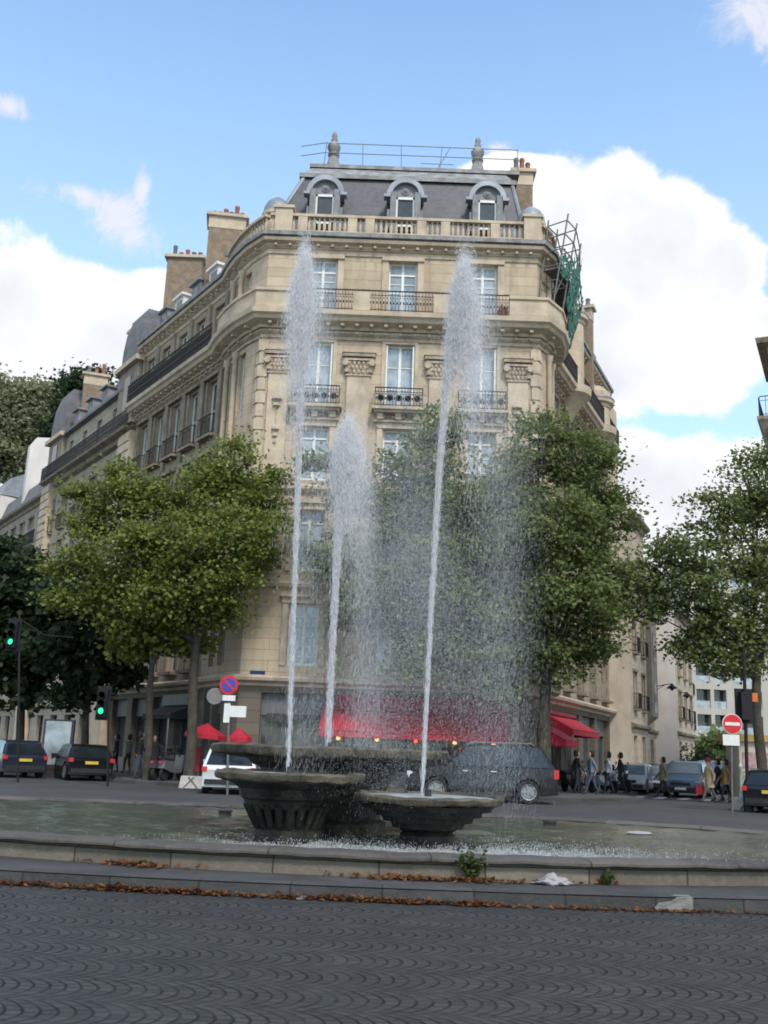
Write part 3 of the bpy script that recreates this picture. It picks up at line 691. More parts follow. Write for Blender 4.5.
for sg in (LS, RS):                                                 # long sides: pilasters, surrounds, balconies
    s_ = MB()
    for k in range(6):
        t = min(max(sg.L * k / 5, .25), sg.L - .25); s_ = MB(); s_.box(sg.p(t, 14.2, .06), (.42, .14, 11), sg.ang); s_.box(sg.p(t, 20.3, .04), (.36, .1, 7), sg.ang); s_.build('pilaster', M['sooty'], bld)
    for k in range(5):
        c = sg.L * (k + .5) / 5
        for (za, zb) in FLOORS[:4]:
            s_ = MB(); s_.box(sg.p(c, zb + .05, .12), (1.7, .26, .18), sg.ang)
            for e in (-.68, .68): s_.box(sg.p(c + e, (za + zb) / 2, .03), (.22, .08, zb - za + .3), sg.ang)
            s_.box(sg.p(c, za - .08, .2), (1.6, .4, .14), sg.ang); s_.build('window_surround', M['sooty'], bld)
    for fi in (1, 2, 3):
        for k in range(5):
            c = sg.L * (k + .5) / 5; r_ = MB(); railing(r_, sg, c - .7, c + .7, FLOORS[fi][0], .95, .36, .14, orn=False); r_.build('window_railing', M['iron'], bld)
# roof balustrade
bs = MB(); Z = 24.645
def balus(path):
    for i in range(len(path) - 1):
        sg = Seg(path[i], path[i + 1]); o = .18
        bs.box(sg.p(sg.L / 2, Z + .07, o), (sg.L, .3, .14), sg.ang); bs.box(sg.p(sg.L / 2, Z + .90, o), (sg.L, .34, .13), sg.ang)
        n = max(2, int(sg.L / .235))
        for k in range(n):
            t = sg.L * (k + .5) / n
            bs.lathe([(.06, .14), (.045, .2), (.085, .38), (.075, .5), (.04, .68), (.06, .78), (.06, .84)], sg.p(t, Z, o), 7)
xs = [0.15, 1.75, 4.1, 4.75, 7.2, 8.4, 10.9, 12.95]
balus([A, B])
for t in (1.5, 3.8, 4.6, 7.0, 8.1, 10.4): bs.box(FR.p(t, Z + .49, .18), (.42, .31, .97))
for sg in arcL + arcR: balus([sg.p0, sg.p1])
for t in (.62, FR.L - .25): bs.box(FR.p(t, Z + .6, .12), (.8, .6, 1.2)); bs.box(FR.p(t, Z + 1.24, .12), (.95, .74, .14))
bs.build('roof_balustrade', M['trim'], bld, smooth=35)
# mansard
mz = MB(); mzi = Seg((-5.75, 43.05), (6.7, 43.05))
def frust(mb, a, b, mi=0):
    """a, b: (x0, x1, y0, y1, z)"""
    P = [(a[0], a[2], a[4]), (a[1], a[2], a[4]), (a[1], a[3], a[4]), (a[0], a[3], a[4])]; Q = [(b[0], b[2], b[4]), (b[1], b[2], b[4]), (b[1], b[3], b[4]), (b[0], b[3], b[4])]
    for i in range(4):
        k = (i + 1) % 4; l = math.dist(P[i], P[k]); h = math.dist(P[i], Q[i])
        mb.face([P[i], P[k], Q[k], Q[i]], [(0, 0), (l, 0), (l, h), (0, h)], mi)
frust(mz, (-6.35, 6.4, 43.0, 50, 24.7), (-4.6, 5.75, 44.2, 49.2, 29.0))
roof = mz.build('roof', M['slate'], bld)
tz = MB(); frust(tz, (-4.8, 5.95, 44.05, 49.35, 29.0), (-4.8, 5.95, 44.05, 49.35, 29.22)); frust(tz, (-4.8, 5.95, 44.05, 49.35, 29.22), (-4.6, 5.75, 44.25, 49.15, 29.36))
frust(tz, (-4.6, 5.75, 44.25, 49.15, 29.36), (-4.3, 5.5, 45.0, 48.6, 30.1)); frust(tz, (-4.4, 6.2, 44.9, 48.7, 30.1), (-4.4, 6.2, 44.9, 48.7, 30.3)); cap_poly(tz, [(-4.4, 44.9), (6.2, 44.9), (6.2, 48.7), (-4.4, 48.7)], 30.3)
tz.build('roof_crown', M['lead'], roof)
hip = MB()
for s0, s1 in (((-6.35, 43.0, 24.7), (-4.6, 44.2, 29.0)), ((6.4, 43.0, 24.7), (5.75, 44.2, 29.0))): hip.tube([s0, s1], .11, 8)
hip.box((.4, 42.93, 24.98), (12.0, .3, .42)); hip.build('roof_flashing', M['zinc'], roof)
def dormer(x, y0, z0):
    d = MB(); w_, h = 1.0, 1.35                                     # stone dormer: jambs, segmental hood, ear scrolls
    hd = MB()
    for e in (-1, 1): d.box((x + e * .58, y0 + .5, z0 + .6), (.28, 1.3, 2.6)); d.box((x + e * .78, y0 + .15, z0 + .5), (.16, .4, 1.0)); hd.box((x + e * .86, y0 + .06, z0 + 1.70), (.34, .42, .14))
    d.box((x, y0 + .7, z0 + 1.75), (1.0, 1.0, .12)); n = 14; P = []; Q = []
    for i in range(n + 1):
        q = math.pi * i / n; P.append((x + .90 * math.cos(q), y0 - .14, z0 + 1.74 + .92 * math.sin(q))); Q.append((x + .66 * math.cos(q), y0 - .14, z0 + 1.74 + .68 * math.sin(q)))
    hd.prism(P + Q[::-1], (0, 0, 0), (0, 1.9, 0)); d.prism([(a_, b_ + .24, c_) for a_, b_, c_ in Q], (0, 0, 0), (0, 1.6, 0))
    d.lathe([(.01, -.1), (.2, -.06), (.2, .06), (.01, .1)], (x, y0 + .12, z0 + 2.05), 14, axis='Y'); d.lathe([(.0, -.14), (.11, -.08), (.0, .0)], (x, y0 + .1, z0 + 2.05), 10, axis='Y')
    o = d.build('dormer', M['dormer'], bld); hd.build('dormer_hood', M['zinc'], o, smooth=30)
    sg = Seg((x - .6, y0 + .02), (x + .6, y0 + .02)); window(o, sg, .14, 1.06, z0 + .15, z0 + 1.70, depth=.06, bars=1, transom=1.0, mid=True, glass='glass_d')
# three levels only: the dormer's window frame and pane are both its sub-parts
_w = window
def window2(o, sg, a, b, za, zb):
    f = MB(); 
    for s0, s1, q0, q1 in ((a, a + .1, za, zb), (b - .1, b, za, zb), (a, b, zb - .12, zb), (a, b, za, za + .1)): f.box(sg.p((s0 + s1) / 2, (q0 + q1) / 2, -.05), (s1 - s0, .1, q1 - q0), sg.ang)
    f.build('window_frame', M['white'], o)
    p_ = MB(); p_.box(sg.p((a + b) / 2, (za + zb) / 2, -.09), (b - a, .02, zb - za), sg.ang); p_.build('pane', M['glass_d'], o)
def window(o, sg, a, b, za, zb, depth=.26, **k):
    if o.name.startswith('dormer'): return window2(o, sg, a, b, za, zb)
    return _w(o, sg, a, b, za, zb, depth, **k)
for px in (325, 405.5, 487.5): dormer(at(px, 200, 42.95).x, 42.95, 25.72)
for px, py in ((333.5, 160), (477.5, 163)):                        # roof finials
    p = at(px, py, 45.3); f = MB()
    f.lathe([(.40, 0), (.40, .12), (.34, .16), (.24, .52), (.30, .58), (.30, .64), (.2, .7), (.33, .88), (.35, 1.0), (.24, 1.12), (.14, 1.2), (.18, 1.28), (.12, 1.4), (.15, 1.46), (.13, 1.56), (.04, 1.66)], (p.x, p.y, 0), 12); f.v = [(a_, b_, 30.25 + c_ * 1.3) for a_, b_, c_ in f.v]
    f.build('finial', M['lead'], bld, smooth=45)
rr = MB()
for y in (45.0, 48.4):
    for x in np.linspace(-3.7, 6.1, 6): rr.bar((x, y, 30.3), (x + random.uniform(-.1, .1), y, 31.6), .035)
    for z in (31.0, 31.55): rr.bar((-4.9, y, z - .25), (-3.7, y, z), .03); rr.bar((-3.7, y, z), (6.1, y, z), .03)
rr.bar((2.0, 45.2, 30.3), (2.7, 45.2, 31.7), .03); rr.bar((1.2, 45.5, 30.9), (2.9, 45.5, 30.9), .025)
rr.build('roof_railing', M['metal_g'], bld)
for sx, x in ((-1, A.x + .1), (1, B.x - .1)):                         # little domed corner turrets by the mansard
    t = MB(); t.lathe([(.62, 24.8), (.62, 26.1), (.74, 26.14), (.74, 26.3)], (x, 43.2, 0), 16); o = t.build('corner_turret', M['trim'], bld, smooth=35)
    t = MB(); t.lathe([(.70, 26.3), (.66, 26.6), (.5, 26.95), (.2, 27.2), (.05, 27.3)], (x, 43.2, 0), 16); t.build('turret_cap', M['zinc'], o, smooth=60)
# low side roofs
sr = MB(); sr.sweep([LE] + PL[::-1][:4], [(-.15, 24.84), (-.75, 25.6), (-1.3, 26.3), (-4.0, 27.4), (-6.5, 27.4), (-6.5, 24.0)], uv=True)
sr.sweep(PR[1:] + [RE], [(-.15, 24.84), (-.75, 25.6), (-1.3, 26.3), (-4.0, 27.2), (-6.5, 27.2), (-6.5, 24.0)], uv=True)
sr.build('side_roof', M['zinc'], bld)
rp = MB(); rp.face([(p.x, p.y, 24.9) for p in [PTS[0] + Vector((1.2, 1.2)), Vector((-5, 43.5)), Vector((5.6, 43.5)), PTS[-1] + Vector((-1.2, .6)), bk[0], bk[1]]]); rp.build('roof_deck', M['zinc'], bld)
for sg, sgn in ((LS, 1), (RS, 1)):
    for k in range(5):
        c = sg.L * (k + .5) / 5; d = MB()
        d.box(sg.p(c, 25.75, -.95), (1.15, .9, 1.5), sg.ang); d.box(sg.p(c, 26.56, -.9), (1.4, 1.15, .14), sg.ang)
        o = d.build('side_dormer', M['white'] if k % 2 else M['dormer'], bld)
        p_ = MB(); p_.box(sg.p(c, 25.72, -.49), (.75, .03, 1.15), sg.ang); p_.build('pane', M['glass_d'], o)
# chimneys
def chimney(par, c, dx, dy, z0, z1, rz=0, pots=5, band=True, pt=None):
    m_ = MB(); m_.box((c[0], c[1], (z0 + z1) / 2), (dx, dy, z1 - z0), rz); o = m_.build('chimney', M['brick'], par)
    k_ = MB(); k_.box((c[0], c[1], z1 + .09), (dx + .35, dy + .35, .18), rz)
    if band: k_.box((c[0], c[1], z1 - .35), (dx + .05, dy + .05, .7), rz)
    k_.build('chimney_cap', M['trim'], o)
    d = Vector((math.cos(rz), math.sin(rz)))
    for k in range(pots):
        e = (k + .5) / pots - .5; p = Vector(c[:2]) + d * (dx * .92 * e); h = random.choice((.55, .7, .95, .5))
        t = MB(); t.lathe([(.17, 0), (.15, .1), (.12, h * .8), (.15, h * .86), (.13, h), (.08, h)], (p.x, p.y, z1 + .18), 9); t.build('chimney_pot', pt or M['terra' if k % 3 else 'metal_g'], o, smooth=40)
p = at(228, 224, 51); chimney(bld, (p.x, p.y), 2.0, 1.5, 24, p.z, R(8), 6)
p = at(187, 263, 57); chimney(bld, (p.x, p.y), 2.15, 1.3, 24, p.z, R(0), 5, False)
p = at(519, 178, 47); chimney(bld, (p.x + .15, p.y), 1.0, 1.0, 25, p.z, 0, 3)
p = at(593, 306, 54.5); chimney(bld, (p.x - .3, p.y), .5, .5, 22, p.z - .3, R(66), 1)
# bow bays on the street side (right)
for t, z1 in ((4.6, 25.0), (11.6, 22.6)):
    c = RS.p(t, 0, .12); a = RS.ang
    b_ = MB(); b_.lathe([(.95, 20.6), (.95, z1 - .7), (1.02, z1 - .65), (1.05, z1 - .5), (1.2, z1 - .42), (1.22, z1 - .2), (1.0, z1 - .15), (1.0, z1 + .3), (.6, z1 + .7), (.0, z1 + .8)], (c[0], c[1], 0), 20)
    b_.lathe([(.3, 19.0), (.75, 19.7), (1.0, 20.0), (1.3, 20.25), (1.34, 20.66)], (c[0], c[1], 0), 20)
    o = b_.build('bow_bay', M['trim'], bld, smooth=35)
    b_ = MB(); b_.lathe([(1.25, z1 - .2), (1.23, z1 - .1), (.98, z1 + .02)], (c[0], c[1], 0), 20); b_.build('zinc_band', M['zinc'], o)
# flower pot on the top balcony, street name plate
tp = thing('flower_pot', 'terracotta flower pot on the balcony ledge of the top storey', 'flower pot', (0, 0, 0)); p = FR.p(10.75, 20.68, .45)
tp.location = p; ORI[tp.name] = Vector(p)
m_ = MB(); m_.lathe([(.16, 0), (.22, .25), (.25, .28), (.25, .36), (.2, .36), (.17, .26), (.0, .25)], p, 14); m_.build('pot', M['terra'], tp, smooth=40)
m_ = MB()
for k in range(26):
    q, e = random.uniform(0, 6.28), random.uniform(.1, .3); m_.bar((p[0], p[1], p[2] + .26), (p[0] + e * math.cos(q), p[1] + e * math.sin(q), p[2] + random.uniform(.36, .6)), .05, .015)
m_.build('plant', M['terra'], tp)
sp_ = MB(); p = at(257.5, 674.5, 41.93); sp_.box((p.x, 41.965, p.z), (.62, .04, .36), mi=0); sp_.box((p.x, 41.942, p.z - .01), (.5, .01, .035), mi=1); sp_.box((p.x, 41.942, p.z + .17), (.62, .012, .02), mi=2); sp_.box((p.x, 41.942, p.z - .17), (.62, .012, .02), mi=2)
tag(sp_.build('street_name_plate', [M['plate_blue'], M['metal_g'], M['green_pole']]), 'dark blue enamel street name plate on the stone pier of the corner building', 'street sign')

# ---- awnings over the shops (fixed to the building, but each one retracts on its own)
def awning(name, label, sg, a, b, ztop, zbot, out, lip=.28, mat='awning', lamps=0, slope_end=True, group=None):
    c = sg.p((a + b) / 2, zbot, 0); t = thing(name, label, 'awning', c, 0, group)
    m_ = MB(); th = .03
    T0, T1 = sg.p(a, ztop, .03), sg.p(b, ztop, .03); B0, B1 = sg.p(a, zbot + lip, out), sg.p(b, zbot + lip, out); L0, L1 = sg.p(a, zbot, out), sg.p(b, zbot, out)
    dn = Vector((0, 0, -th))
    m_.prism([T0, B0, B1, T1], (0, 0, 0), dn); 
    n = max(4, int((b - a) / .35))
    V = []
    for k in range(n):
        a0, a1 = a + (b - a) * k / n, a + (b - a) * (k + 1) / n; am = (a0 + a1) / 2
        m_.prism([sg.p(a0, zbot + lip, out + .005), sg.p(a1, zbot + lip, out + .005), sg.p(a1, zbot + .05, out + .01), sg.p(am, zbot, out + .01), sg.p(a0, zbot + .05, out + .01)], (0, 0, 0), (sg.n.x * .012, sg.n.y * .012, 0))
    for e in (a, b):
        m_.prism([sg.p(e, ztop, .03), sg.p(e, zbot + lip, out), sg.p(e, zbot + .02, out), sg.p(e, zbot + .02, .03)], (0, 0, 0), (sg.d.x * .01, sg.d.y * .01, 0))
    m_.build('cloth', M[mat], t)
    f = MB(); f.box(sg.p((a + b) / 2, ztop + .1, .09), (b - a, .16, .18), sg.ang)
    for e in (a + .2, b - .2): f.bar(sg.p(e, zbot + .3, .05), sg.p(e, zbot + lip - .02, out - .02), .04)
    f.bar(sg.p(a, zbot + lip - .02, out), sg.p(b, zbot + lip - .02, out), .05); f.build('frame', M['awning_d'], t)
    for k in range(lamps):
        l = MB(); e = a + (b - a) * (k + .5) / lamps; l.lathe([(.02, .14), (.06, .1), (.09, 0), (.0, -.05)], sg.p(e, zbot - .06, out - .25), 10)
        l.build('lamp', M['lampglow'] if k != 2 else M['lampglow_r'], t)
    return t
awning('awning', 'long bright red cloth awning with small warm lamps behind the black car', FR, 3.5, 11.2, 3.15, 2.02, 1.75, lamps=5)
awning('awning', 'short red awning with steep slope round the corner of the building', Seg(PR[0], PR[2]), .05, 1.9, 2.9, 2.0, 1.2)
sgR = Seg(PR[4] + Vector((.1, .1)), PR[4] + (RE - PR[4]) * .40)
awning('awning', 'red street side awning at the right corner above the pedestrians', sgR, .15, sgR.L - .1, 3.5, 2.55, 1.3)
fs = MB(); fs.box(FR.p(7.8, 3.55, .12), (7.4, .2, .5)); fs.build('red_fascia', M['awning_d'], bld)
sgL = Seg(LE + (PL[4] - LE) * .66, LE + (PL[4] - LE) * .98)
awning('awning', 'black cloth shop awning behind the left tree trunks', sgL, .1, sgL.L - .1, 3.3, 2.6, 1.1, mat='black_cloth')
# shop sign band left
ss_ = MB(); sL = Seg(LE, PL[4]); ss_.box(sL.p(9.6, 3.55, .12), (3.6, .14, .5), sL.ang); tag(ss_.build('shop_sign', M['dark_panel']), 'dark blank shop sign board above the black awning', 'shop sign')
# ---- neighbouring buildings
def block(name, label, pts, back, floors, ztop, wallm, side=None, winw=1.0, bay=2.9, roof=None, balcony=(), cornice=True, rail_full=(), glass='glass_d', win_frame='white', trim='sooty', ground=True, group=None, maxwin=90, recess=.28):
    """a terrace house: pts = street front polyline (left to right seen from outside), back = the two rear corners"""
    cx = sum(p[0] for p in pts) / len(pts); cy = sum(p[1] for p in pts) / len(pts)
    t = thing(name, label, 'building', (cx, cy, 0), 0, group)
    P = [Vector(p) for p in pts]; wl = MB(); ws = []; tr = MB(); rl = MB(); u = 0
    for i in range(len(P) - 1):
        sg = Seg(P[i], P[i + 1]); n = int(sg.L / bay + .35) if sg.L > 1.6 else 0; holes = []
        for k in range(n):
            c = sg.L * (k + .5) / n
            for fi, (za, zb) in enumerate(floors):
                holes.append((c - winw / 2, c + winw / 2, za, zb)); ws.append((sg, *holes[-1], fi))
                q_ = MB(); q_.box(sg.p(c, zb + .08, .07), (winw + .4, .16, .16), sg.ang); q_.box(sg.p(c, za - .07, .12), (winw + .3, .26, .12), sg.ang)
                for e in (-1, 1): q_.box(sg.p(c + e * (winw / 2 + .07), (za + zb) / 2, .03), (.13, .08, zb - za + .1), sg.ang)
                q_.build('window_surround', M[trim], t)
                if fi in balcony: rl = MB(); railing(rl, sg, c - winw / 2 - .15, c + winw / 2 + .15, za, .9, .3, .15, orn=False); rl.build('window_railing', M['iron'], t)
            if ground: holes.append((c - winw * .75, c + winw * .75, .3, 3.0)); ws.append((sg, *holes[-1], -1))
        wall_holes(wl, sg, 0, ztop, holes, .32, u); u += sg.L
        for z in rail_full: rl = MB(); railing(rl, sg, 0, sg.L, z, 1.0, .66, .12, ret=False); rl.build('balcony_railing', M['iron'], t)
    full = [P[-1]] + [Vector(b) for b in back] + [P[0]]
    for i in range(len(full) - 1): wall_holes(wl, Seg(full[i], full[i + 1]), 0, ztop, [], mi=1)
    wl.build('wall', [M[wallm], M[side or wallm]], t)
    for k, (sg, a, b, za, zb, fi) in enumerate(ws[:maxwin]):
        if fi < 0: window(t, sg, a, b, za, zb, depth=.28, bars=0, transom=.75, frame='dark_panel', glass='glass_d', name='shop_window', mid=False)
        else: window(t, sg, a, b, za, zb, depth=recess, bars=1, transom=1.0, frame=win_frame, glass=glass)
    if cornice:
        tr.sweep(P, [(0, ztop - .5), (.1, ztop - .45), (.16, ztop - .25), (.45, ztop - .12), (.5, ztop + .05), (0, ztop + .1)])
        tr.build('roof_cornice', M[trim], t); tr = MB()
        if ground: tr.sweep(P, [(0, 3.4), (.25, 3.5), (.28, 3.65), (0, 3.75)])
    for z in rail_full: tr.build('shop_cornice', M[trim], t) if tr.v else None; tr = MB(); tr.sweep(P, [(0, z - .6), (.3, z - .5), (.36, z - .25), (.74, z - .14), (.78, z - .02), (0, z)])
    if tr.v: tr.build('stone_trim', M[trim], t)
    if roof:
        r_ = MB(); inn = roof[1]; h = roof[0]
        r_.sweep(P, [(-.1, ztop + .08), (-inn * .4, ztop + h * .75), (-inn, ztop + h), (-inn - 5, ztop + h), (-inn - 5, ztop)]); ro = r_.build('roof', M[roof[2]], t)
    else:
        r_ = MB(); r_.face([(p.x, p.y, ztop - .05) for p in P + [Vector(b) for b in back]]); r_.build('roof', M['zinc'], t)
    return t
dL = Vector((-.559, .829)); nL = Vector((-.829, -.559)); dRr = Vector((.407, .914)); nR = Vector((.914, -.407))
def pavilion(t, c, z0, z1, rw, mat='stone_b', dome=2.6, rz=R(124)):
    """corner pavilion with tall window and curved slate dome"""
    m_ = MB(); m_.box((c.x, c.y, (z0 + z1) / 2), (rw * 2, rw * 1.5, z1 - z0), rz); o = m_.build('pavilion', M[mat], t)
    k_ = MB(); k_.box((c.x, c.y, z1 + .12), (rw * 2 + .6, rw * 1.5 + .6, .3), rz); k_.build('pavilion_cornice', M['trim'], o); k_ = MB(); k_.box((c.x, c.y, z0 + .3), (rw * 2 + .5, rw * 1.5 + .5, .25), rz); k_.build('string_course', M['trim'], o)
    V = []; prof = [(1.0, 0), (.98, .35), (.90, .65), (.72, .9), (.5, 1.0)]; Fs = []
    mm = Matrix.Rotation(rz, 3, 'Z')
    for (s, zz) in prof:
        for sx, sy in ((-1, -1), (1, -1), (1, 1), (-1, 1)): V.append(mm @ Vector((sx * rw * s, sy * rw * .75 * s, 0)) + Vector((c.x, c.y, z1 + .27 + zz * dome)))
    for j in range(4):
        for i in range(4): Fs.append((j * 4 + i, j * 4 + (i + 1) % 4, j * 4 + 4 + (i + 1) % 4, j * 4 + 4 + i))
    Fs.append((16, 17, 18, 19)); d = MB(); d.mesh(V, Fs); d.build('dome', M['slate_g'], o)
    w_ = MB(); sd = Vector((math.cos(rz), math.sin(rz))); nn = Vector((-sd.y, sd.x)) * -1
    if nn.y > 0: nn = -nn
    q = c + nn * (rw * .75 + .01); w_.box((q.x, q.y, (z0 + z1) / 2 + .2), (1.0, .06, (z1 - z0) * .6), rz); w_.build('pane', M['glass_d'], o)
    return o
M['slate_g'] = PM('grey_slate', (0.115, 0.118, 0.13), 0.6, 0.25, 1.5, 0.2, 8)
# left avenue
b2a = LE + dL * .02; b2b = LE + dL * 17.6
b2 = block('apartment_building', 'grey stone apartment house with two slate domed pavilions left of the corner block', [b2b + nL * .0, b2a + nL * .0], [(b2a.x + 9, b2a.y + 9), (b2b.x + 10, b2b.y + 8)],
    [(5, 7.4), (8.6, 11.2), (12.2, 14.7), (15.6, 17.9)], 19.4, 'stone_b', winw=.95, bay=2.7, balcony=(1, 2, 3), rail_full=(19.5,))
at_ = MB(); S2 = Seg(b2b, b2a); hs = [(S2.L * (k + .5) / 6 - .45, S2.L * (k + .5) / 6 + .45, 19.9, 21.8) for k in range(6)]
wall_holes(at_, S2, 19.45, 22.4, hs, .3); at_.build('attic_wall', M['stone_b'], b2)
for h in hs: window(b2, S2, *h, depth=.26, bars=1, transom=1.0, glass='glass_d')
r_ = MB(); r_.sweep([b2b, b2a], [(-.1, 22.3), (.35, 22.4), (.35, 22.6), (-.3, 22.7), (-.9, 23.9), (-1.6, 24.7), (-6, 24.9), (-6, 19)]); r_.build('roof', M['slate_g'], b2)
for k in range(6):
    c = S2.L * (k + .5) / 6; d = MB(); d.box(S2.p(c, 23.4, -.6), (1.0, .9, 1.2), S2.ang); d.box(S2.p(c, 24.06, -.55), (1.3, 1.2, .12), S2.ang); d.box(S2.p(c, 23.4, -.14), (.6, .05, .9), S2.ang); d.build('dormer', M['dormer'], b2)
pavilion(b2, b2a + dL * 1.6 + nL * .05 - nL * .9, 19.5, 23.6, 1.55, dome=3.5)
pavilion(b2, b2b - dL * 1.6 - nL * .9, 19.5, 22.4, 1.6, dome=3.6)
p = at(96, 378, 68); chimney(b2, (p.x, p.y), 1.6, .9, 20, p.z, R(20), 3)
p = at(136, 322, 62); chimney(b2, (p.x - .5, p.y + 2), .6, .6, 20, p.z, R(34), 2, False)
for q in (b2a + dL * .9, b2b - dL * .9):
    pier = MB(); sg = Seg(q + dL * .9, q - dL * .9); pier.box(sg.p(.9, 10.2, .2), (1.9, .5, 18), sg.ang)
    for z in np.arange(4.5, 19, .55): pier.box(sg.p(.9, z, .26), (1.8, .5, .42), sg.ang)
    pier.build('quoin_pier', M['trim'], b2)
b3a = b2b + dL * .02; b3b = b3a + dL * 15
b3 = block('apartment_building', 'lower grey stone house with long iron balcony at far left of the avenue', [b3b, b3a], [(b3a.x + 10, b3a.y + 8), (b3b.x + 10, b3b.y + 8)],
    [(5, 7.2), (8.4, 10.8), (11.8, 14.0), (15.4, 17.6)], 18.8, 'stone_c', winw=.9, bay=2.6, balcony=(1, 2), rail_full=(15.1,), roof=(2.8, 1.8, 'slate_g'))
q0, q1 = b3a + dL * 4.5, b3a + dL * 4.5 - nL * 7
pw = MB(); W0 = b3a + dL * 8.6
pw.prism([(*(W0 - nL * o_), z_) for o_, z_ in ((.4, 18.5), (8, 18.5), (8, 26.2), (3.4, 26.6), (2.2, 26.6), (2.1, 25.6), (.9, 25.4), (.4, 24.6))], (0, 0, 0), (*(dL * .6), 0))
pw.build('party_wall', M['render_w'], b3)
b4a = b3b + dL * .02; b4b = b4a + dL * 16
block('apartment_building', 'pale flat fronted apartment house at the left edge of the picture', [b4b, b4a], [(b4a.x + 10, b4a.y + 8), (b4b.x + 10, b4b.y + 8)],
    [(5, 7.2), (8.4, 10.6), (11.8, 14.0), (15.2, 17.2), (18.6, 20.4)], 21.6, 'render_w', winw=1.2, bay=2.6, balcony=(0, 1, 2, 3), roof=(2.2, 1.8, 'zinc'))
# right street: a row of narrower houses
s0 = RE + dRr * .02; prev = s0
def street(L, name, label, **k):
    global prev
    off = k.pop('off', 0.0); a = prev + nR * off; b = a + dRr * L; prev = prev + dRr * L
    return block(name, label, [a, b], [(b - nR * 10), (a - nR * 10)], **k), Seg(a, b)
r2, s2 = street(6.0, 'town_house', 'tall narrow beige house with blank end wall next to the corner block', off=1.25, floors=[(4.6, 6.8), (8, 10.2), (11.4, 13.4)], ztop=16.6, wallm='stone_r', side='render_p', bay=2.4, winw=.85, balcony=(0, 1, 2))
k_ = MB(); k_.box(s2.p(.7, 17.0, -2), (.9, 3.4, 1.0), s2.ang); k_.build('chimney', M['brick'], r2)
r3, s3 = street(9.0, 'town_house', 'beige stone house with stone oriel bay half way down the street', off=.35, floors=[(4.6, 6.8), (8, 10.2)], ztop=13.4, wallm='stone_r', bay=2.9, winw=.9, balcony=(1,))
o_ = MB(); o_.box(s3.p(2.2, 7.6, .55), (2.3, 1.1, 6.4), s3.ang); o_.box(s3.p(2.2, 10.9, .55), (2.6, 1.3, .25), s3.ang)
o_.prism([s3.p(1.05, 4.4, .01), s3.p(1.05, 4.4, 1.1), s3.p(1.05, 3.5, .01)], (0, 0, 0), (*(s3.d * 2.3), 0)); o_.build('oriel', M['stone_r'], r3)
for z in (5.6, 9.0): q = MB(); q.box(s3.p(2.2, z, 1.1), (1.2, .06, 1.9), s3.ang); q.build('oriel_window', M['glass_d'], r3)
r4, s4 = street(10.0, 'town_house', 'cream coloured house with plain rendered gable further down the street', off=1.9, floors=[(4.6, 6.6), (7.8, 9.8)], ztop=12.6, wallm='stone_w', side='render_w', bay=3.2, winw=.95, balcony=(0,))
r5, s5 = street(12.0, 'town_house', 'last low stone house with window balconies near the street end', off=.5, floors=[(4.4, 6.4), (7.6, 9.6)], ztop=11.6, wallm='stone_r', bay=2.8, winw=.95, balcony=(0, 1))
# modern block closing the street
mb0, mb1 = Vector((gx(694, 128, 6), 128)), Vector((gx(694, 128, 6) + 30, 133))
mod = thing('modern_apartment_block', 'white modern apartment block with rows of loggia balconies closing the end of the street', 'building', ((mb0.x + mb1.x) / 2, 130, 0))
sgm = Seg(mb0, mb1); wl = MB(); hs = []
for fl in range(8):
    for k in range(6): hs.append((k * 5 + (.7 if k % 2 else .5), k * 5 + (4.5 if k % 2 else 2.4), 2.0 + fl * 3.15, 4.35 + fl * 3.15)); 
    for k in (0, 2, 4): hs.append((k * 5 + 2.9, k * 5 + 4.6, 2.0 + fl * 3.15, 4.35 + fl * 3.15))
wall_holes(wl, sgm, 0, 27.5, hs, 1.0)
for a, b in (((mb1.x, mb1.y), (mb1.x, 145)), ((mb1.x, 145), (mb0.x, 145)), ((mb0.x, 145), (mb0.x, mb0.y))): wall_holes(wl, Seg(a, b), 0, 27.5, [])
wl.face([(mb0.x, mb0.y, 27.45), (mb1.x, mb1.y, 27.45), (mb1.x, 145, 27.45), (mb0.x, 145, 27.45)]); wl.build('wall', M['white_block'] if 'white_block' in M else M['white'], mod)
for h in hs:
    w_ = MB(); w_.box(sgm.p((h[0] + h[1]) / 2, (h[2] + h[3]) / 2, -.95), (h[1] - h[0], .06, h[3] - h[2]), sgm.ang)
    o = w_.build('window', M['glass_d'], mod)
    w_ = MB(); w_.box(sgm.p((h[0] + h[1]) / 2, h[2] + .45, -.15), (h[1] - h[0], .05, .9), sgm.ang); w_.build('balcony_panel', M['glass'], o)
# building at the right edge: only its corner with cornice and balcony reaches into the picture
xr = 21.75
rb = block('apartment_building', 'stone apartment house corner with iron balcony at the right picture edge', [(xr, 52.5), (xr + 12, 47)], [(xr + 14, 53), (xr + 2.4, 57.5)], [(5, 7.4), (8.6, 11.2), (12.4, 14.8), (16, 18.2), (20.6, 22.8)], 24.4, 'stone_r', winw=1.0, bay=3.0, rail_full=(), balcony=(1, 2, 3), trim='sooty')
e_ = MB(); sgr = Seg((xr, 52.5), (xr + 12, 47)); side = Seg((xr + 2.4, 57.5), (xr, 52.5))
e_.sweep([side.p0, side.p1, sgr.p1], [(0, 24.0), (.35, 24.1), (.4, 24.5), (.9, 24.6), (.95, 24.9), (0, 25.0)]); e_.sweep([side.p0, side.p1, sgr.p1], [(0, 18.2), (.3, 18.6), (.7, 19.3), (.95, 19.9), (1.05, 20.05), (1.05, 20.25), (0, 20.3)]); e_.build('balcony_slab', M['sooty'], rb)
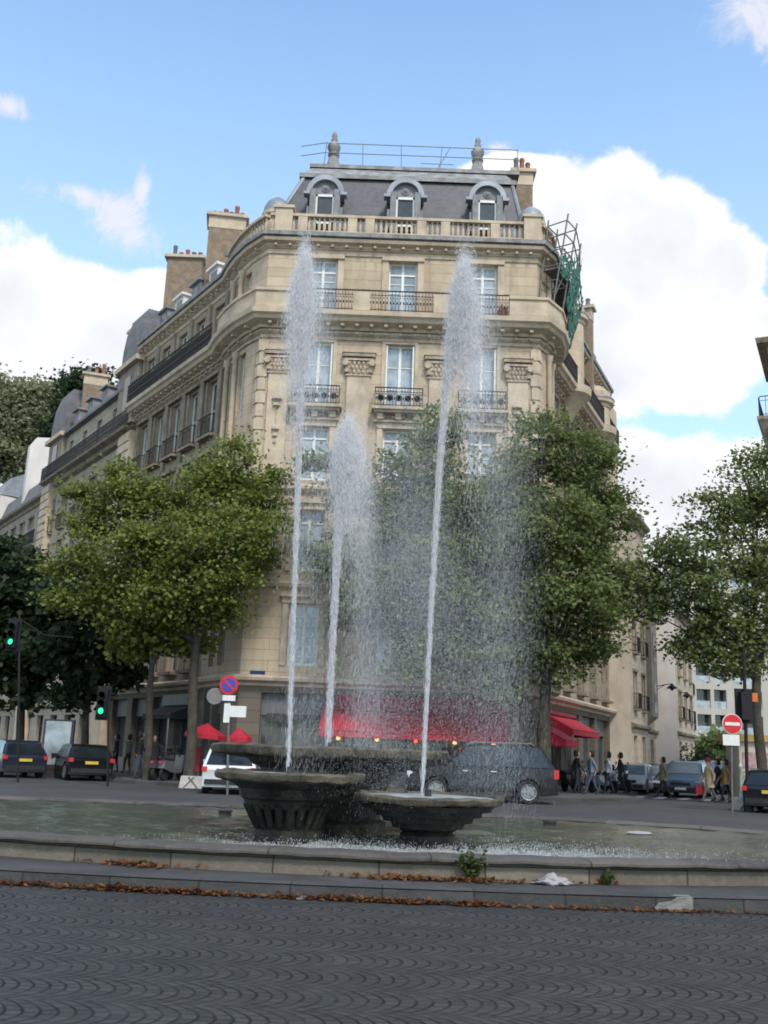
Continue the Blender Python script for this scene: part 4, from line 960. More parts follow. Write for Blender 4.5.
e_ = MB(); railing(e_, side, .3, side.L + .8, 20.3, 1.1, .95, .3, ret=False, orn=False); railing(e_, sgr, -.9, 11, 20.3, 1.1, .95, .3, ret=False, orn=False); e_.build('balcony_railing', M['iron'], rb)

# pavement round the buildings, with a granite edge
EDGE = [PTS[0] + dL * 48 + nL * 3.4, PL[4] + nL * 3.2, PL[2] + Vector((-2.6, -4.0)), A + Vector((-.8, -3.4)), B + Vector((.6, -3.4)), PR[2] + Vector((3.0, -2.6)), PR[4] + nR * 3.1, RE + dRr * 62 + nR * 3.1]
INN = [PTS[0] + dL * 48 - nL * 3, PTS[0] - nL * 3, PL[2] + Vector((3, 3)), A + Vector((2, 3)), B + Vector((-2, 3)), PR[2] + Vector((-3, 3)), PR[4] - nR * 3, RE + dRr * 62 - nR * 3]
pv = MB()
for i in range(len(EDGE) - 1): pv.face([(*EDGE[i], .13), (*EDGE[i + 1], .13), (*INN[i + 1], .13), (*INN[i], .13)])
tag(pv.build('pavement', M['pave']), kind='structure')
kk = MB(); kk.sweep(EDGE, [(-.01, .135), (.26, .132), (.28, .11), (.285, -.02)]); tag(kk.build('pavement_kerb', M['kerb']), kind='structure')
EDGE2 = [Vector((16.2, 45.5)), Vector((17.2, 42.2)), Vector((40, 36))]
pv = MB(); pv.face([(16.2, 45.5, .13), (17.2, 42.2, .13), (40, 36, .13), (60, 60, .13), (60, 120, .13), (40, 110, .13)]); tag(pv.build('far_pavement', M['pave']), kind='structure')
kk = MB(); kk.sweep([(40, 110), (16.2, 45.5), (17.2, 42.2), (40, 36)], [(-.01, .135), (.26, .132), (.28, .11), (.285, -.02)]); tag(kk.build('far_kerb', M['kerb']), kind='structure')
zb = MB()                                                           # crossing at the street mouth
for k in range(8):
    c = Vector((8.9 + k * 1.0, 44.6 - k * .12)); a = c; b = c + dRr * 2.4; e = Vector((.46, -.03))
    zb.face([(*a, .006), (*(a + e), .006), (*(b + e), .006), (*b, .006)])
tag(zb.build('crosswalk', M['roadpaint']), kind='structure')
# ------------------------------------------------------------------ fountain bowls
def bowl(label, c, r, zr, steps, foot, flutes, rim=.15):
    t = thing('fountain_bowl', label, 'fountain bowl', (c[0], c[1], .3))
    n = 48
    b = MB(); b.lathe([(foot * 1.12, .28), (foot * 1.12, .52), (foot, .56)] + steps, (c[0], c[1], 0), n)
    o = b.build('body', M['bowl'], t, smooth=35)
    for i, v in enumerate(o.data.vertices):                        # rough, weathered, encrusted
        q = math.atan2(v.co.y, v.co.x); rr = math.hypot(v.co.x, v.co.y)
        if rr > .1:
            s = 1 + .018 * math.sin(q * 7 + v.co.z * 9) + .014 * math.sin(q * 19 + 2 * v.co.z) + random.uniform(-.012, .012); v.co.x *= s; v.co.y *= s
    if flutes:
        f = MB()
        for k in range(flutes):
            q = 2 * math.pi * k / flutes; d = Vector((math.cos(q), math.sin(q), 0))
            f.tube([Vector((c[0], c[1], zr - .42)) + d * (r * .56), Vector((c[0], c[1], zr - .55)) + d * (r * .48), Vector((c[0], c[1], .56)) + d * (foot * 1.0)], [.055, .065, .045], 6)
        f.build('flutes', M['bowl'], t, smooth=60)
    m_ = MB(); m_.lathe([(r * .86, zr - rim - .02), (r * .985, zr - rim + .01), (r, zr - rim * .6), (r * 1.005, zr - .03), (r * .985, zr), (r * .9, zr - .005), (r * .87, zr - .07), (r * .80, zr - .10)], (c[0], c[1], 0), 72)
    o = m_.build('rim', M['bowlrim'], t, smooth=40)
    for v in o.data.vertices:
        q = math.atan2(v.co.y, v.co.x); s = 1 + .012 * math.sin(q * 9) + random.uniform(-.008, .008); v.co.x *= s; v.co.y *= s; v.co.z += .007 * math.sin(q * 5 + 1) + random.uniform(-.010, .010)
    m_ = MB(); m_.lathe([(r * .885, zr - .03), (.0, zr - .025)], (c[0], c[1], 0), 48); m_.build('bowl_water', M['water'], t)
    m_ = MB(); m_.lathe([(.05, zr - .03), (.045, zr + .06), (.02, zr + .07)], (c[0], c[1], 0), 10); m_.build('nozzle', M['trimblack'], t)
    return t
CB = Vector((gx(330, 16.1, 1.6), 16.1)); LB = Vector((gx(290, 14.05, 1.25), 14.05)); RB = Vector((gx(428, 14.0, 1.02), 14.0))
bowl('largest dark stone bowl, the raised one behind the two lower bowls', CB, 1.86, 1.62, [(.84, .9), (.90, .95), (.92, 1.1), (1.0, 1.14), (1.05, 1.28), (1.18, 1.33), (1.25, 1.41), (1.58, 1.45), (1.72, 1.50)], .80, 0, .14)
bowl('fluted dark stone bowl in front left, higher of the two front bowls', LB, 1.02, 1.27, [(.47, .74), (.50, .78), (.56, .80), (.60, .90), (.66, .93), (.69, 1.05), (.76, 1.09), (.86, 1.14), (.92, 1.18)], .42, 22, .11)
bowl('low stepped dark stone bowl in front right, before the black car', RB, 1.03, 1.04, [(.40, .60), (.47, .61), (.49, .68), (.59, .69), (.62, .76), (.72, .77), (.75, .84), (.86, .85), (.92, .92)], .33, 0, .10)

# ------------------------------------------------------------------ water: jets, plumes, falling spray (droplet streaks with ballistic paths)
def streaks(P, D, L, W):
    """P centres, D unit directions, L lengths, W half widths -> slim three-sided drops"""
    n = len(P); a = np.cross(D, rng.normal(size=(n, 3))); a /= np.linalg.norm(a, axis=1, keepdims=True) + 1e-9; b = np.cross(D, a)
    V = np.empty((n, 5, 3)); V[:, 0] = P + D * (L / 2)[:, None]; V[:, 4] = P - D * (L / 2)[:, None]
    for k in range(3):
        q = 2 * math.pi * k / 3; V[:, 1 + k] = P + (a * math.cos(q) + b * math.sin(q)) * W[:, None] + D * (L * .12)[:, None]
    base = (np.arange(n) * 5)[:, None, None]
    Fs = np.array([[0, 1, 2], [0, 2, 3], [0, 3, 1], [4, 2, 1], [4, 3, 2], [4, 1, 3]])[None] + base
    return V.reshape(-1, 3), Fs.reshape(-1, 3)
G9 = 9.0
def flight(c, z0, H, lean, wind, t, spread, vjit):
    """positions and directions of drops leaving the nozzle c at time t ago"""
    n = len(t); v0 = math.sqrt(2 * G9 * H) * (1 + rng.normal(size=n) * vjit)
    vx = lean + rng.normal(size=n) * spread; vy = rng.normal(size=n) * spread
    tu = v0 / G9; down = np.clip(t - tu, 0, None)
    z = np.where(t < tu, z0 + v0 * t - .5 * G9 * t * t, z0 + v0 * v0 / (2 * G9) - (.5 * 5.6 * down ** 2))
    vz = np.where(t < tu, v0 - G9 * t, -5.6 * down)
    w_ = wind * rng.uniform(.55, 1.35, n); te = np.where(t < tu, t, tu + (t - tu) * .5)
    x = c[0] + vx * te + .5 * w_ * te * te; y = c[1] + vy * t
    Vv = np.stack([vx + w_ * t, vy, vz], 1); sp = np.linalg.norm(Vv, axis=1); return np.stack([x, y, z], 1), Vv / (sp[:, None] + 1e-6), sp
def jet(label, c, z0, H, lean, wind, headw, n_head, n_fall, core_w, fat=0.0):
    t = thing('water_jet', label, 'water jet', (c[0], c[1], z0))
    v0 = math.sqrt(2 * G9 * H); tu = v0 / G9
    # rising stream: rope of water that frays as it climbs
    ts = np.linspace(0, tu * .80, 140); path = []; rad = []
    for k, tt in enumerate(ts):
        z = z0 + v0 * tt - .5 * G9 * tt * tt; wob = .004 * math.sin(k * .45) + random.uniform(-.004, .004) * (1 + k / 60)
        path.append((c[0] + lean * tt + .5 * wind * .3 * tt * tt + wob, c[1], z)); rad.append(core_w * (.62 + .55 * (k / 140)) * random.uniform(.7, 1.3) * (1 - .55 * max(0, (k - 100) / 40)))
    m_ = MB(); m_.tube(path, rad, 8); m_.build('stream', M['jetcore'], t, smooth=180)
    # sleeve of drops round the stream, thickening to the head
    n = n_head; tt = tu * rng.uniform(.0, 1.0, n) ** .7 * 1.02
    P, Dv, sp = flight(c, z0, H, lean, wind * .3, tt, .012, .012)
    fr = np.clip(tt / tu, 0, 1); rr = headw * (.20 + .30 * fr ** 3) * np.abs(rng.normal(size=n)) * .55; q = rng.uniform(0, 6.283, n)
    P[:, 0] += rr * np.cos(q); P[:, 1] += rr * np.sin(q); P[:, 2] += rng.normal(size=n) * .06
    V, Fq = streaks(P, Dv, .06 + .22 * rng.uniform(0, 1, n) * (1 - fr * .75), .003 + .0045 * rng.uniform(0, 1, n))
    o0 = np.array(ORI[t.name]); arr_mesh('spray_sleeve', V - o0, Fq, M['droplet'], t)
    # head: drops slowing, turning over and starting to fall
    n = int(n_head * 2.4); tt = tu * (1.08 + .26 * rng.normal(size=n)); P, Dv, sp = flight(c, z0, H, lean, wind * .45, tt, .03, .022)
    drop = np.clip(P[:, 2].max() - .25 - P[:, 2], 0, None); k = np.abs(rng.normal(size=n)).clip(0, 2.2) * headw * np.where(tt > tu, .25 + 1.0 * np.clip(drop / 2.4, 0, 1), .34) * rng.uniform(.5, 1.2, n); q = rng.uniform(0, 6.283, n); P[:, 0] += k * np.cos(q); P[:, 1] += k * np.sin(q)
    V, Fq = streaks(P, Dv, .03 + .09 * rng.uniform(0, 1, n), .0022 + .0030 * rng.uniform(0, 1, n) ** 2)
    arr_mesh('spray_head', V - o0, Fq, M['droplet'], t)
    # falling curtain carried to the right by the wind
    n = n_fall; tt = tu * (1 + rng.uniform(.05, 1.0, n) * math.sqrt(2 * H / 5.6) / tu * 1.02); P, Dv, sp = flight(c, z0, H, lean, wind, tt, .062, .026)
    clump = np.round(tt * 5 + rng.normal(size=n) * .25); P[:, 0] += .10 * np.sin(clump * 12.9 + P[:, 1] * 3) + rng.normal(size=n) * .08
    keep = P[:, 2] > .39; P, Dv = P[keep], Dv[keep]; n = len(P)
    Dv = Dv * np.array([0, 1, 1]) + np.array([-.14, 0, 0]); Dv /= np.linalg.norm(Dv, axis=1, keepdims=True)
    V, Fq = streaks(P, Dv, .04 + .10 * rng.uniform(0, 1, n), .0014 + .0018 * rng.uniform(0, 1, n) ** 2)
    arr_mesh('falling_curtain', V - o0, Fq, M['mist'], t)
    return t
jl = at(299, 291, LB.y).z; jm = at(347, 449, CB.y).z; jr = at(462, 301, RB.y).z
def leanfor(c, px, py, H):                                           # sideways speed that brings the head over its place
    return (at(px, py, c[1]).x - c[0]) / (math.sqrt(2 * G9 * H) / G9)
LJ = (gx(288, LB.y, 1.3), LB.y); MJ = (gx(328, CB.y, 1.65), CB.y); RJ = (gx(422, RB.y, 1.05), RB.y)
jet('tall left water jet rising from the fluted front bowl', LJ, 1.24, jl - 1.24, leanfor(LJ, 296, 246, jl - 1.24) * .85, .30, .16, 24000, 22000, .026)
jet('shorter middle water jet rising from the large raised bowl', MJ, 1.6, jm - 1.6, leanfor(MJ, 342, 412, jm - 1.6) * .85, .40, .24, 30000, 32000, .031)
jet('tall right water jet rising from the low stepped bowl', RJ, 1.0, jr - 1.0, leanfor(RJ, 458, 258, jr - 1.0) * .9, .32, .16, 24000, 18000, .028)
# fine spray blown across the right half of the fountain, and splashes at the water
n = 48000
q = rng.uniform(0, 1, n); xx = -1.2 + 3.7 * rng.beta(1.8, 1.9, n); zz = .6 + 7.4 * rng.beta(1.6, 2.0, n) * np.clip(1.15 - .10 * np.abs(xx - .6), .3, 1.2); yy = rng.normal(14.6, .9, n)
band = np.sin(xx * 5.2 + zz * .9) * .5 + np.sin(xx * 11.7 - zz * 1.7) * .3; keep = rng.uniform(-.9, 1, n) < band + .35
P = np.stack([xx, yy, zz], 1)[keep]; n = len(P); Dv = np.stack([-.15 + .05 * rng.normal(size=n), .03 * rng.normal(size=n), -np.ones(n)], 1); Dv /= np.linalg.norm(Dv, axis=1, keepdims=True)
V, Fq = streaks(P, Dv, .03 + .08 * rng.uniform(0, 1, n), .0013 + .0017 * rng.uniform(0, 1, n) ** 2)
# the finest droplets hang as a veil: specks far smaller than a pixel
n = 300000; q = rng.uniform(0, 1, n); zz = .8 + 6.6 * rng.beta(1.7, 1.9, n); xx = -1.3 + .10 * zz + (3.5 - .05 * zz) * rng.beta(1.9, 2.0, n); yy = rng.normal(14.7, .9, n)
dens = .55 + .45 * np.sin(xx * 3.1 + zz * .5 + 1.2) * np.cos(zz * .8 - xx); kp = rng.uniform(0, 1, n) < dens; Pv = np.stack([xx, yy, zz], 1)[kp]; nv = len(Pv); sv_ = (.0020 + .0020 * rng.uniform(0, 1, nv) ** 2)[:, None]
Tt = np.array([[1, 1, 1.8], [1, -1, -1.8], [-1, 1, -1.8], [-1, -1, 1.8]]); Vv_ = (Pv[:, None, :] + Tt[None] * sv_[:, :, None]).reshape(-1, 3); Fv = (np.array([[0, 1, 2], [0, 3, 1], [0, 2, 3], [1, 3, 2]])[None] + (np.arange(nv) * 4)[:, None, None]).reshape(-1, 3)
o_ = len(V); V = np.concatenate([V, Vv_]); Fq = np.concatenate([Fq, Fv + o_])
tag(arr_mesh('drifting_spray', V, Fq, M['mist']), 'fine white spray drifting right of the jets over the bowls', 'spray', kind='stuff')
n = 4200; xx = rng.normal(1.0, 1.5, n); yy = 12.75 + np.abs(rng.normal(0, .9, n)) + .2 * rng.uniform(0, 1, n); zz = .37 + np.abs(rng.normal(0, .045, n))
P = np.stack([xx, yy, zz], 1); Dv = np.stack([.2 * rng.normal(size=n), .2 * rng.normal(size=n), np.ones(n)], 1); Dv /= np.linalg.norm(Dv, axis=1, keepdims=True)
V, Fq = streaks(P, Dv, .012 + .02 * rng.uniform(0, 1, n), .003 + .006 * rng.uniform(0, 1, n)); tag(arr_mesh('splashes', V, Fq, M['droplet']), 'low white splashes on the basin water below the bowls', 'splash', kind='stuff')

# ------------------------------------------------------------------ trees
def leaves(C, N, sig, size, flat=.5):
    """C cluster centres (k,3), N leaves each -> arrays of bent leaf quads"""
    k = len(C); n = k * N; P = np.repeat(C, N, 0) + rng.normal(size=(n, 3)) * np.repeat(sig, N)[:, None] * np.array([1, 1, flat])
    nrm = rng.normal(size=(n, 3)) * .75 + np.array([0, -.35, 1.0]); nrm /= np.linalg.norm(nrm, axis=1, keepdims=True)
    a = np.cross(nrm, rng.normal(size=(n, 3))); a /= np.linalg.norm(a, axis=1, keepdims=True); b = np.cross(nrm, a)
    s = size * rng.uniform(.6, 1.25, n)[:, None]
    V = np.stack([P - a * s * .6, P - b * s * .5 + nrm * s * .12, P + a * s * .6, P + b * s * .5 + nrm * s * .12], 1)
    return V.reshape(-1, 3), np.arange(n * 4).reshape(-1, 4)
def tree(label, base, blobs, hfork, rad, leafm, group=None, size=.24, per=46, density=1.0, cl=.42, name='plane_tree', forks=None, extra=None):
    """blobs: [(px, py, r_px, dY)] clumps of the crown; base (x, y, z)"""
    base = Vector(base); t = thing(name, label, 'tree', base, 0, group); o0 = np.array(base)
    m_ = MB(); fk = base + Vector((random.uniform(-.2, .2), random.uniform(-.2, .2), hfork))
    m_.tube([base + Vector((0, 0, -.05)), base + Vector((0, 0, .25)), base.lerp(fk, .3) + Vector((.05, 0, 0)), base.lerp(fk, .7) + Vector((-.06, .03, 0)), fk], [rad * 1.5, rad * 1.12, rad, rad * .9, rad * .82], 12)
    C = []; S = []
    for (px, py, rp, dy) in blobs:
        Y = base.y + dy; c = at(px, py, Y); r = rp * (Y * .973 + (c.z - 1.6) * .232) / F
        mid = fk.lerp(c, .5) + Vector((random.uniform(-.3, .3), random.uniform(-.3, .3), -.12 * (c - fk).length * .4 + .3))
        r0 = rad * min(.55, .34 + .08 * r)
        m_.tube([fk - Vector((0, 0, .3)), fk.lerp(mid, .5) + Vector((0, 0, .15)), mid, c], [r0, r0 * .8, r0 * .55, r0 * .25], 7)
        nc = int(13 * density * r * r + 4)
        for k in range(nc):
            d = Vector(rng.normal(size=3)).normalized(); rr = r * (rng.uniform(.12, 1.0) ** .45); p = c + Vector((d.x * rr, d.y * rr, d.z * rr * .88))
            C.append(p); S.append(cl * rng.uniform(.55, 1.2))
            if k % 3 == 0: m_.tube([c.lerp(p, random.uniform(-.1, .15)), c.lerp(p, .6) + Vector((0, 0, .1)), p], [r0 * .22, r0 * .14, r0 * .06], 5)
    m_.build('trunk', M['bark'], t, smooth=60)
    V, Fq = leaves(np.array([tuple(p) for p in C]), per, np.array(S), size); arr_mesh('crown', V - o0, Fq, M[leafm], t)
    return t
GT = 'plane trees lining the square'
tree('yellow green plane tree in front of the left side of the corner building', (gx(188, 39.7), 39.7, .13),
     [(228,472,28,0),(200,500,36,0),(160,497,24,1),(255,502,27,0),(125,502,27,0),(92,522,25,0),(242,532,32,-1),(190,545,40,-1.5),(140,550,36,-1),(95,562,23,0),(210,585,34,-1),(155,595,34,-1),(112,597,26,0),(66,600,14,0),(226,610,18,0),(130,625,15,0),(236,446,9,0),(275,478,8,0),(122,472,8,0),(76,490,11,0),(281,522,8,0),(186,618,16,0),(60,568,9,0),(262,562,14,1)], 5.6, .20, 'leaf_y', GT, density=1.0, size=.15, per=105, cl=.46)
tree('slim plane tree rising behind the middle jet', (gx(512, 39.2), 39.2, .13),
     [(440,430,30,0),(415,470,36,0),(455,500,44,0),(395,520,34,0),(440,570,50,-1),(395,600,38,0),(470,630,42,0),(430,655,38,0),(345,500,26,0),(335,555,30,0),(320,460,17,0),(360,610,28,0)], 5.2, .2, 'leaf_g', GT, density=.8, size=.15, per=95)
tree('full green plane tree in front of the right corner of the building', (gx(542, 39.3), 39.3, .13),
     [(538,440,32,0),(578,468,40,0),(508,485,40,0),(598,515,36,0),(556,532,52,-1),(506,555,44,0),(604,575,34,0),(565,605,50,-1),(515,635,45,0),(598,636,28,0),(470,560,30,1),(556,660,34,0),(500,675,30,0),(616,500,16,0),(620,600,14,0)], 4.6, .25, 'leaf_g', GT, density=.9, size=.15, per=100)
tree('plane tree leaning in from the right picture edge by the no entry sign', (gx(763, 39.5), 39.5, .0),
     [(752,487,40,0),(718,515,34,0),(682,552,36,0),(742,548,42,0),(664,590,26,0),(702,608,36,0),(748,612,42,0),(688,645,20,0),(722,645,28,0),(790,500,46,0),(795,570,50,0),(760,462,22,0),(655,560,16,0),(700,575,28,-1),(645,590,10,0),(760,655,24,0),(732,668,18,0),(705,655,14,0),(650,612,14,0)], 5.0, .2, 'leaf_g', GT, density=.75, per=72, size=.15)
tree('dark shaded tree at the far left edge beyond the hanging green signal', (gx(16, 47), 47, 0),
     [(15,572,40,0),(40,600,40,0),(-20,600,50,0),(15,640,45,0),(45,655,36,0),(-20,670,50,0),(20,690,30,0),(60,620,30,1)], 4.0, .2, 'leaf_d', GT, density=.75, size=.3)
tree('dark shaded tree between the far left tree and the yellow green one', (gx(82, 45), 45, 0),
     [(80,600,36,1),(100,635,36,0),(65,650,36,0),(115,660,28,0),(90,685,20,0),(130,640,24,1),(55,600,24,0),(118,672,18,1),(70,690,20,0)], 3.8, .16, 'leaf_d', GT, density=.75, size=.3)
tree('slim dark trunked tree left of the yellow green tree before the black shop awning', (gx(146, 40.5), 40.5, .13),
     [(140,600,34,1),(165,620,30,0),(135,640,24,0),(190,640,20,1)], 4.6, .14, 'leaf_y', GT, density=.8)
for i, (px, Y, bl, lm, lb) in enumerate([
    (25, 92, [(20,400,26,0),(45,395,18,0),(0,408,30,0),(25,430,32,0),(55,422,24,0),(5,450,30,0),(35,460,34,0),(62,396,11,0),(-15,388,24,0)], 'leaf_f', 'tall pale green tree on the hill behind the left rooftops'),
    (82, 84, [(80,384,12,0),(94,381,12,0),(75,396,16,0),(100,396,14,0),(85,410,22,0),(62,430,18,0)], 'leaf_d', 'dark green tree top above the left slate domes')]):
    tree(lb, (gx(px, Y), Y, 0), bl, 18, .5, lm, 'trees behind the left rooftops', size=.34, per=110, density=.4, cl=.85, name='tall_tree')
bs_ = thing('shrub', 'dark clipped shrub beside the parked blue car at the street end', 'shrub', (gx(700, 74), 74, .13)); c0 = Vector(ORI[bs_.name]) + Vector((0, 0, 1.1))
C = np.array([tuple(c0 + Vector(rng.normal(size=3)) * .55) for k in range(60)]); V, Fq = leaves(C, 30, np.full(60, .3), .2); arr_mesh('foliage', V - np.array(ORI[bs_.name]), Fq, M['leaf_d'], bs_)
m_ = MB(); m_.tube([c0 - Vector((0, 0, 1.1)), c0], [.1, .05], 6); m_.build('stem', M['bark'], bs_)
gt = tree('sunlit green tree in front of the white modern block', (gx(722, 112), 112, .0), [(718,742,16,0),(703,752,14,0),(735,748,16,0),(712,758,14,0),(748,756,16,0)], 1.5, .2, 'leaf_g', None, size=.5, per=36, density=.3, cl=.8, name='street_tree')
# ------------------------------------------------------------------ cars
def car(label, x, y, heading, L=4.2, W=1.75, H=1.45, kind='hatch', paint=(.02, .02, .025), group='cars around the square', glass='carglass', plate='plate_y', name='parked_car', z=0.0, rack=False):
    """forward = local +X"""
    t = thing(name, label, 'car', (x, y, z), heading, group, world=False)
    pm = PM('car_paint', paint, .25, .05, 2.0, spec=.5)
    r = .33 if kind != 'suv' else .39; gc = .19 if kind != 'suv' else .26; fx, rx = L * .31, -L * .30; hb = H * .60
    if kind == 'suv': top = [(-L/2 + .05, .62), (-L/2 + .02, .98), (-L/2 + .10, hb), (-L/2 + .52, H - .12), (-L/2 + .75, H - .02), (-.3, H), (.35, H - .03), (.62, H - .12), (1.28, hb + .02), (L/2 - .35, hb - .12), (L/2 - .06, hb - .32), (L/2, .55)]; gl = (( -L/2 + .62, H - .15), (-.25, H - .10), (.42, H - .13), (1.12, hb + .03), (-L/2 + .26, hb + .05))
    elif kind == 'van': top = [(-L/2 + .04, .6), (-L/2, .95), (-L/2 + .06, hb), (-L/2 + .3, H - .1), (-L/2 + .5, H), (.3, H), (.75, H - .1), (1.35, hb + .05), (L/2 - .25, hb - .2), (L/2 - .03, .75), (L/2, .5)]; gl = ((-L/2 + .42, H - .14), (.2, H - .1), (.62, H - .14), (1.15, hb + .04), (-L/2 + .2, hb + .04))
    else: top = [(-L/2 + .06, .55), (-L/2 + .0, .78), (-L/2 + .08, hb), (-L/2 + .48, H - .12), (-L/2 + .75, H - .02), (-.1, H), (.35, H - .06), (1.05, hb + .02), (L/2 - .3, hb - .12), (L/2 - .05, hb - .30), (L/2, .48)]; gl = ((-L/2 + .56, H - .15), (-.05, H - .08), (.28, H - .12), (.92, hb + .03), (-L/2 + .24, hb + .04))
    poly = list(top) + [(L/2 - .03, gc + .05)]
    def arch(cx):
        return [(cx + (r + .07) * math.cos(a), max(gc, r + (r + .07) * math.sin(a))) for a in np.linspace(-.35, math.pi + .35, 11)]
    poly += [(p[0], p[1]) for p in arch(fx)] + arch(rx) + [(-L/2 + .05, gc + .05)]
    def hw(zz): return W / 2 * (1 - .20 * max(0, (zz - hb) / (H - hb)) - .04 * max(0, (.45 - zz)))
    b = bmesh.new(); rows = []; cz = .75
    for f, s in ((-1, .972), (-.95, .995), (-.6, 1.0), (.6, 1.0), (.95, .995), (1, .972)):
        rows.append([b.verts.new((px * (s + (1 - s) * .3), f * hw(pz), cz + (pz - cz) * s)) for px, pz in poly])
    n = len(poly)
    for i in range(len(rows) - 1):
        for k in range(n): b.faces.new((rows[i][k], rows[i][(k + 1) % n], rows[i + 1][(k + 1) % n], rows[i + 1][k]))
    b.faces.new(rows[0][::-1]); b.faces.new(rows[-1]); bmesh.ops.recalc_face_normals(b, faces=b.faces)
    bmesh.ops.triangulate(b, faces=[f for f in b.faces if len(f.verts) > 4])
    me = bpy.data.meshes.new('body'); b.to_mesh(me); b.free(); body = link('body', me, pm, t, 32)
    for sg in (-1, 1):                                               # side windows split by pillars
        (ax, az_), (bx, bz), (cx_, cz_), (dx, dz), (ex, ez) = gl
        cuts = [0, .30, .62, 1]; tops = lambda u: (ax + (cx_ - ax) * u, az_ + (bz - az_) * min(1, u * 1.6) if u < .62 else bz + (cz_ - bz) * (u - .62) / .38)
        for k in range(3):
            u0, u1 = cuts[k] + .012, cuts[k + 1] - .012; lo = lambda u: (ex + (dx - ex) * u, ez)
            q = [lo(u0), lo(u1), tops(u1), tops(u0)]; m_ = MB()
            Pq = [(px, sg * (hw(pz) + .004), pz) for px, pz in q]; m_.prism(Pq, (0, 0, 0), (0, sg * .012, 0)); m_.build('side_window', M[glass] if glass == 'carglass' else M['carglass'], t)
    def slope(p0, p1, nm, m, ins=.80):
        (x0, z0), (x1, z1) = p0, p1; nn = Vector((z1 - z0, 0, -(x1 - x0))).normalized()
        if nn.z < 0: nn = -nn
        a0, a1 = Vector((x0, 0, z0)).lerp(Vector((x1, 0, z1)), .06), Vector((x0, 0, z0)).lerp(Vector((x1, 0, z1)), .94)
        P = [(a0.x, -hw(a0.z) * .88, a0.z), (a0.x, hw(a0.z) * .88, a0.z), (a1.x, hw(a1.z) * .86, a1.z), (a1.x, -hw(a1.z) * .86, a1.z)]
        m_ = MB(); m_.prism([Vector(p) + nn * .002 for p in P], (0, 0, 0), nn * .014); m_.build(nm, M[m], t)
    wi = {'suv': (7, 8), 'van': (6, 7), 'hatch': (6, 7)}[kind]; slope(top[wi[0]], top[wi[1]], 'windscreen', glass)
    slope(top[2], top[3], 'rear_window', 'carglass')
    for nm, cx in (('wheel', fx), ('wheel', rx)):
        for sg in (-1, 1):
            yy = sg * (W / 2 - .10)
            m_ = MB(); m_.lathe([(r * .66, -.1), (r * .95, -.105), (r, -.07), (r, .07), (r * .95, .105), (r * .66, .1), (r * .5, sg * .03), (.01, sg * .025)], (cx, yy, r), 22, axis='Y'); wl = m_.build('wheel', M['tyre'], t, smooth=40)
            m_ = MB(); m_.lathe([(.01, sg * .085), (r * .14, sg * .09), (r * .15, sg * .05), (.01, sg * .05)], (cx, yy, r), 16, axis='Y'); m_.lathe([(r * .60, sg * .03), (r * .60, sg * .095), (r * .68, sg * .104), (r * .67, sg * .05)], (cx, yy, r), 22, axis='Y')
            for k in range(5):
                q = 2 * math.pi * k / 5; m_.bar((cx, yy + sg * .075, r), (cx + r * .62 * math.cos(q), yy + sg * .085, r + r * .62 * math.sin(q)), .035, r * .13)
            m_.build('rim', M['alloy'], wl, smooth=40)
    fl, rl = top[-1][0], top[1][0]
    for sg in (-1, 1):
        m_ = MB(); zz = top[1][1] + .02; m_.box((-L/2 + .085, sg * (W / 2 - .068), zz), (.17, .17, .30 if kind != 'hatch' else .15)); m_.build('tail_light', M['red_l'], t)
        m_ = MB(); m_.box((L/2 - .14, sg * (W / 2 - .26), hb - .32), (.22, .42, .17)); m_.build('headlight', M['head_l'], t)
        m_ = MB(); m_.box((.92, sg * (W / 2 + .06), hb + .08), (.12, .2, .15)); m_.build('mirror', pm, t)
        m_ = MB(); m_.bar((rx + r + .15, sg * (W / 2 - .015), gc + .04), (fx - r - .15, sg * (W / 2 - .015), gc + .04), .03, .1); m_.build('sill', M['trimblack'], t)
        m_ = MB()
        for hx in (-.35, .62): m_.box((hx, sg * (W / 2 - .002), hb - .13), (.18, .035, .04))
        m_.build('door_handle', M['chrome' if kind == 'suv' else 'trimblack'], t)
    m_ = MB(); m_.box((-L/2 + .055, 0, .40), (.14, W * .9, .16)); m_.build('rear_bumper', M['trimblack'], t)
    m_ = MB(); m_.box((L/2 - .07, 0, .36), (.16, W * .88, .18)); m_.box((L/2 - .045, 0, .60), (.1, W * .5, .11)); m_.build('front_bumper', M['trimblack'], t)
    m_ = MB(); m_.box((-L/2 - .005, 0, .70 if kind != 'suv' else .8), (.03, .5, .11)); m_.build('rear_plate', M[plate], t)
    m_ = MB(); m_.box((L/2 + .012, 0, .40), (.03, .5, .11)); m_.build('front_plate', M['plate_w'], t)
    if rack:
        m_ = MB()
        for sg in (-1, 1): m_.tube([(-L/2 + .8, sg * W * .36, H - .01), (-L/2 + .9, sg * W * .36, H + .07), (.3, sg * W * .36, H + .05), (.42, sg * W * .36, H - .03)], .022, 6)
        m_.build('roof_rail', M['metal_g'], t)
        m_ = MB(); m_.bar((-L/2 + .25, -W / 2 - .004, hb + .02), (1.0, -W / 2 - .004, hb + .02), .012, .03); m_.build('window_trim', M['chrome'], t)
    return t
car('black sport utility car driving behind the right fountain bowl', gx(480, 36.0) , 36.0, R(180), 5.15, 1.98, 1.93, 'suv', (.006, .007, .011), rack=True, name='black_car')
car('dark blue hatchback with yellow plate cut by the left picture edge', gx(12, 42.5), 42.5, R(122), 4.0, 1.72, 1.46, 'hatch', (.02, .024, .045))
car('black hatchback with yellow plate right of the dark blue one', gx(79, 42.0), 42.0, R(118), 4.0, 1.72, 1.40, 'hatch', (.008, .008, .009))
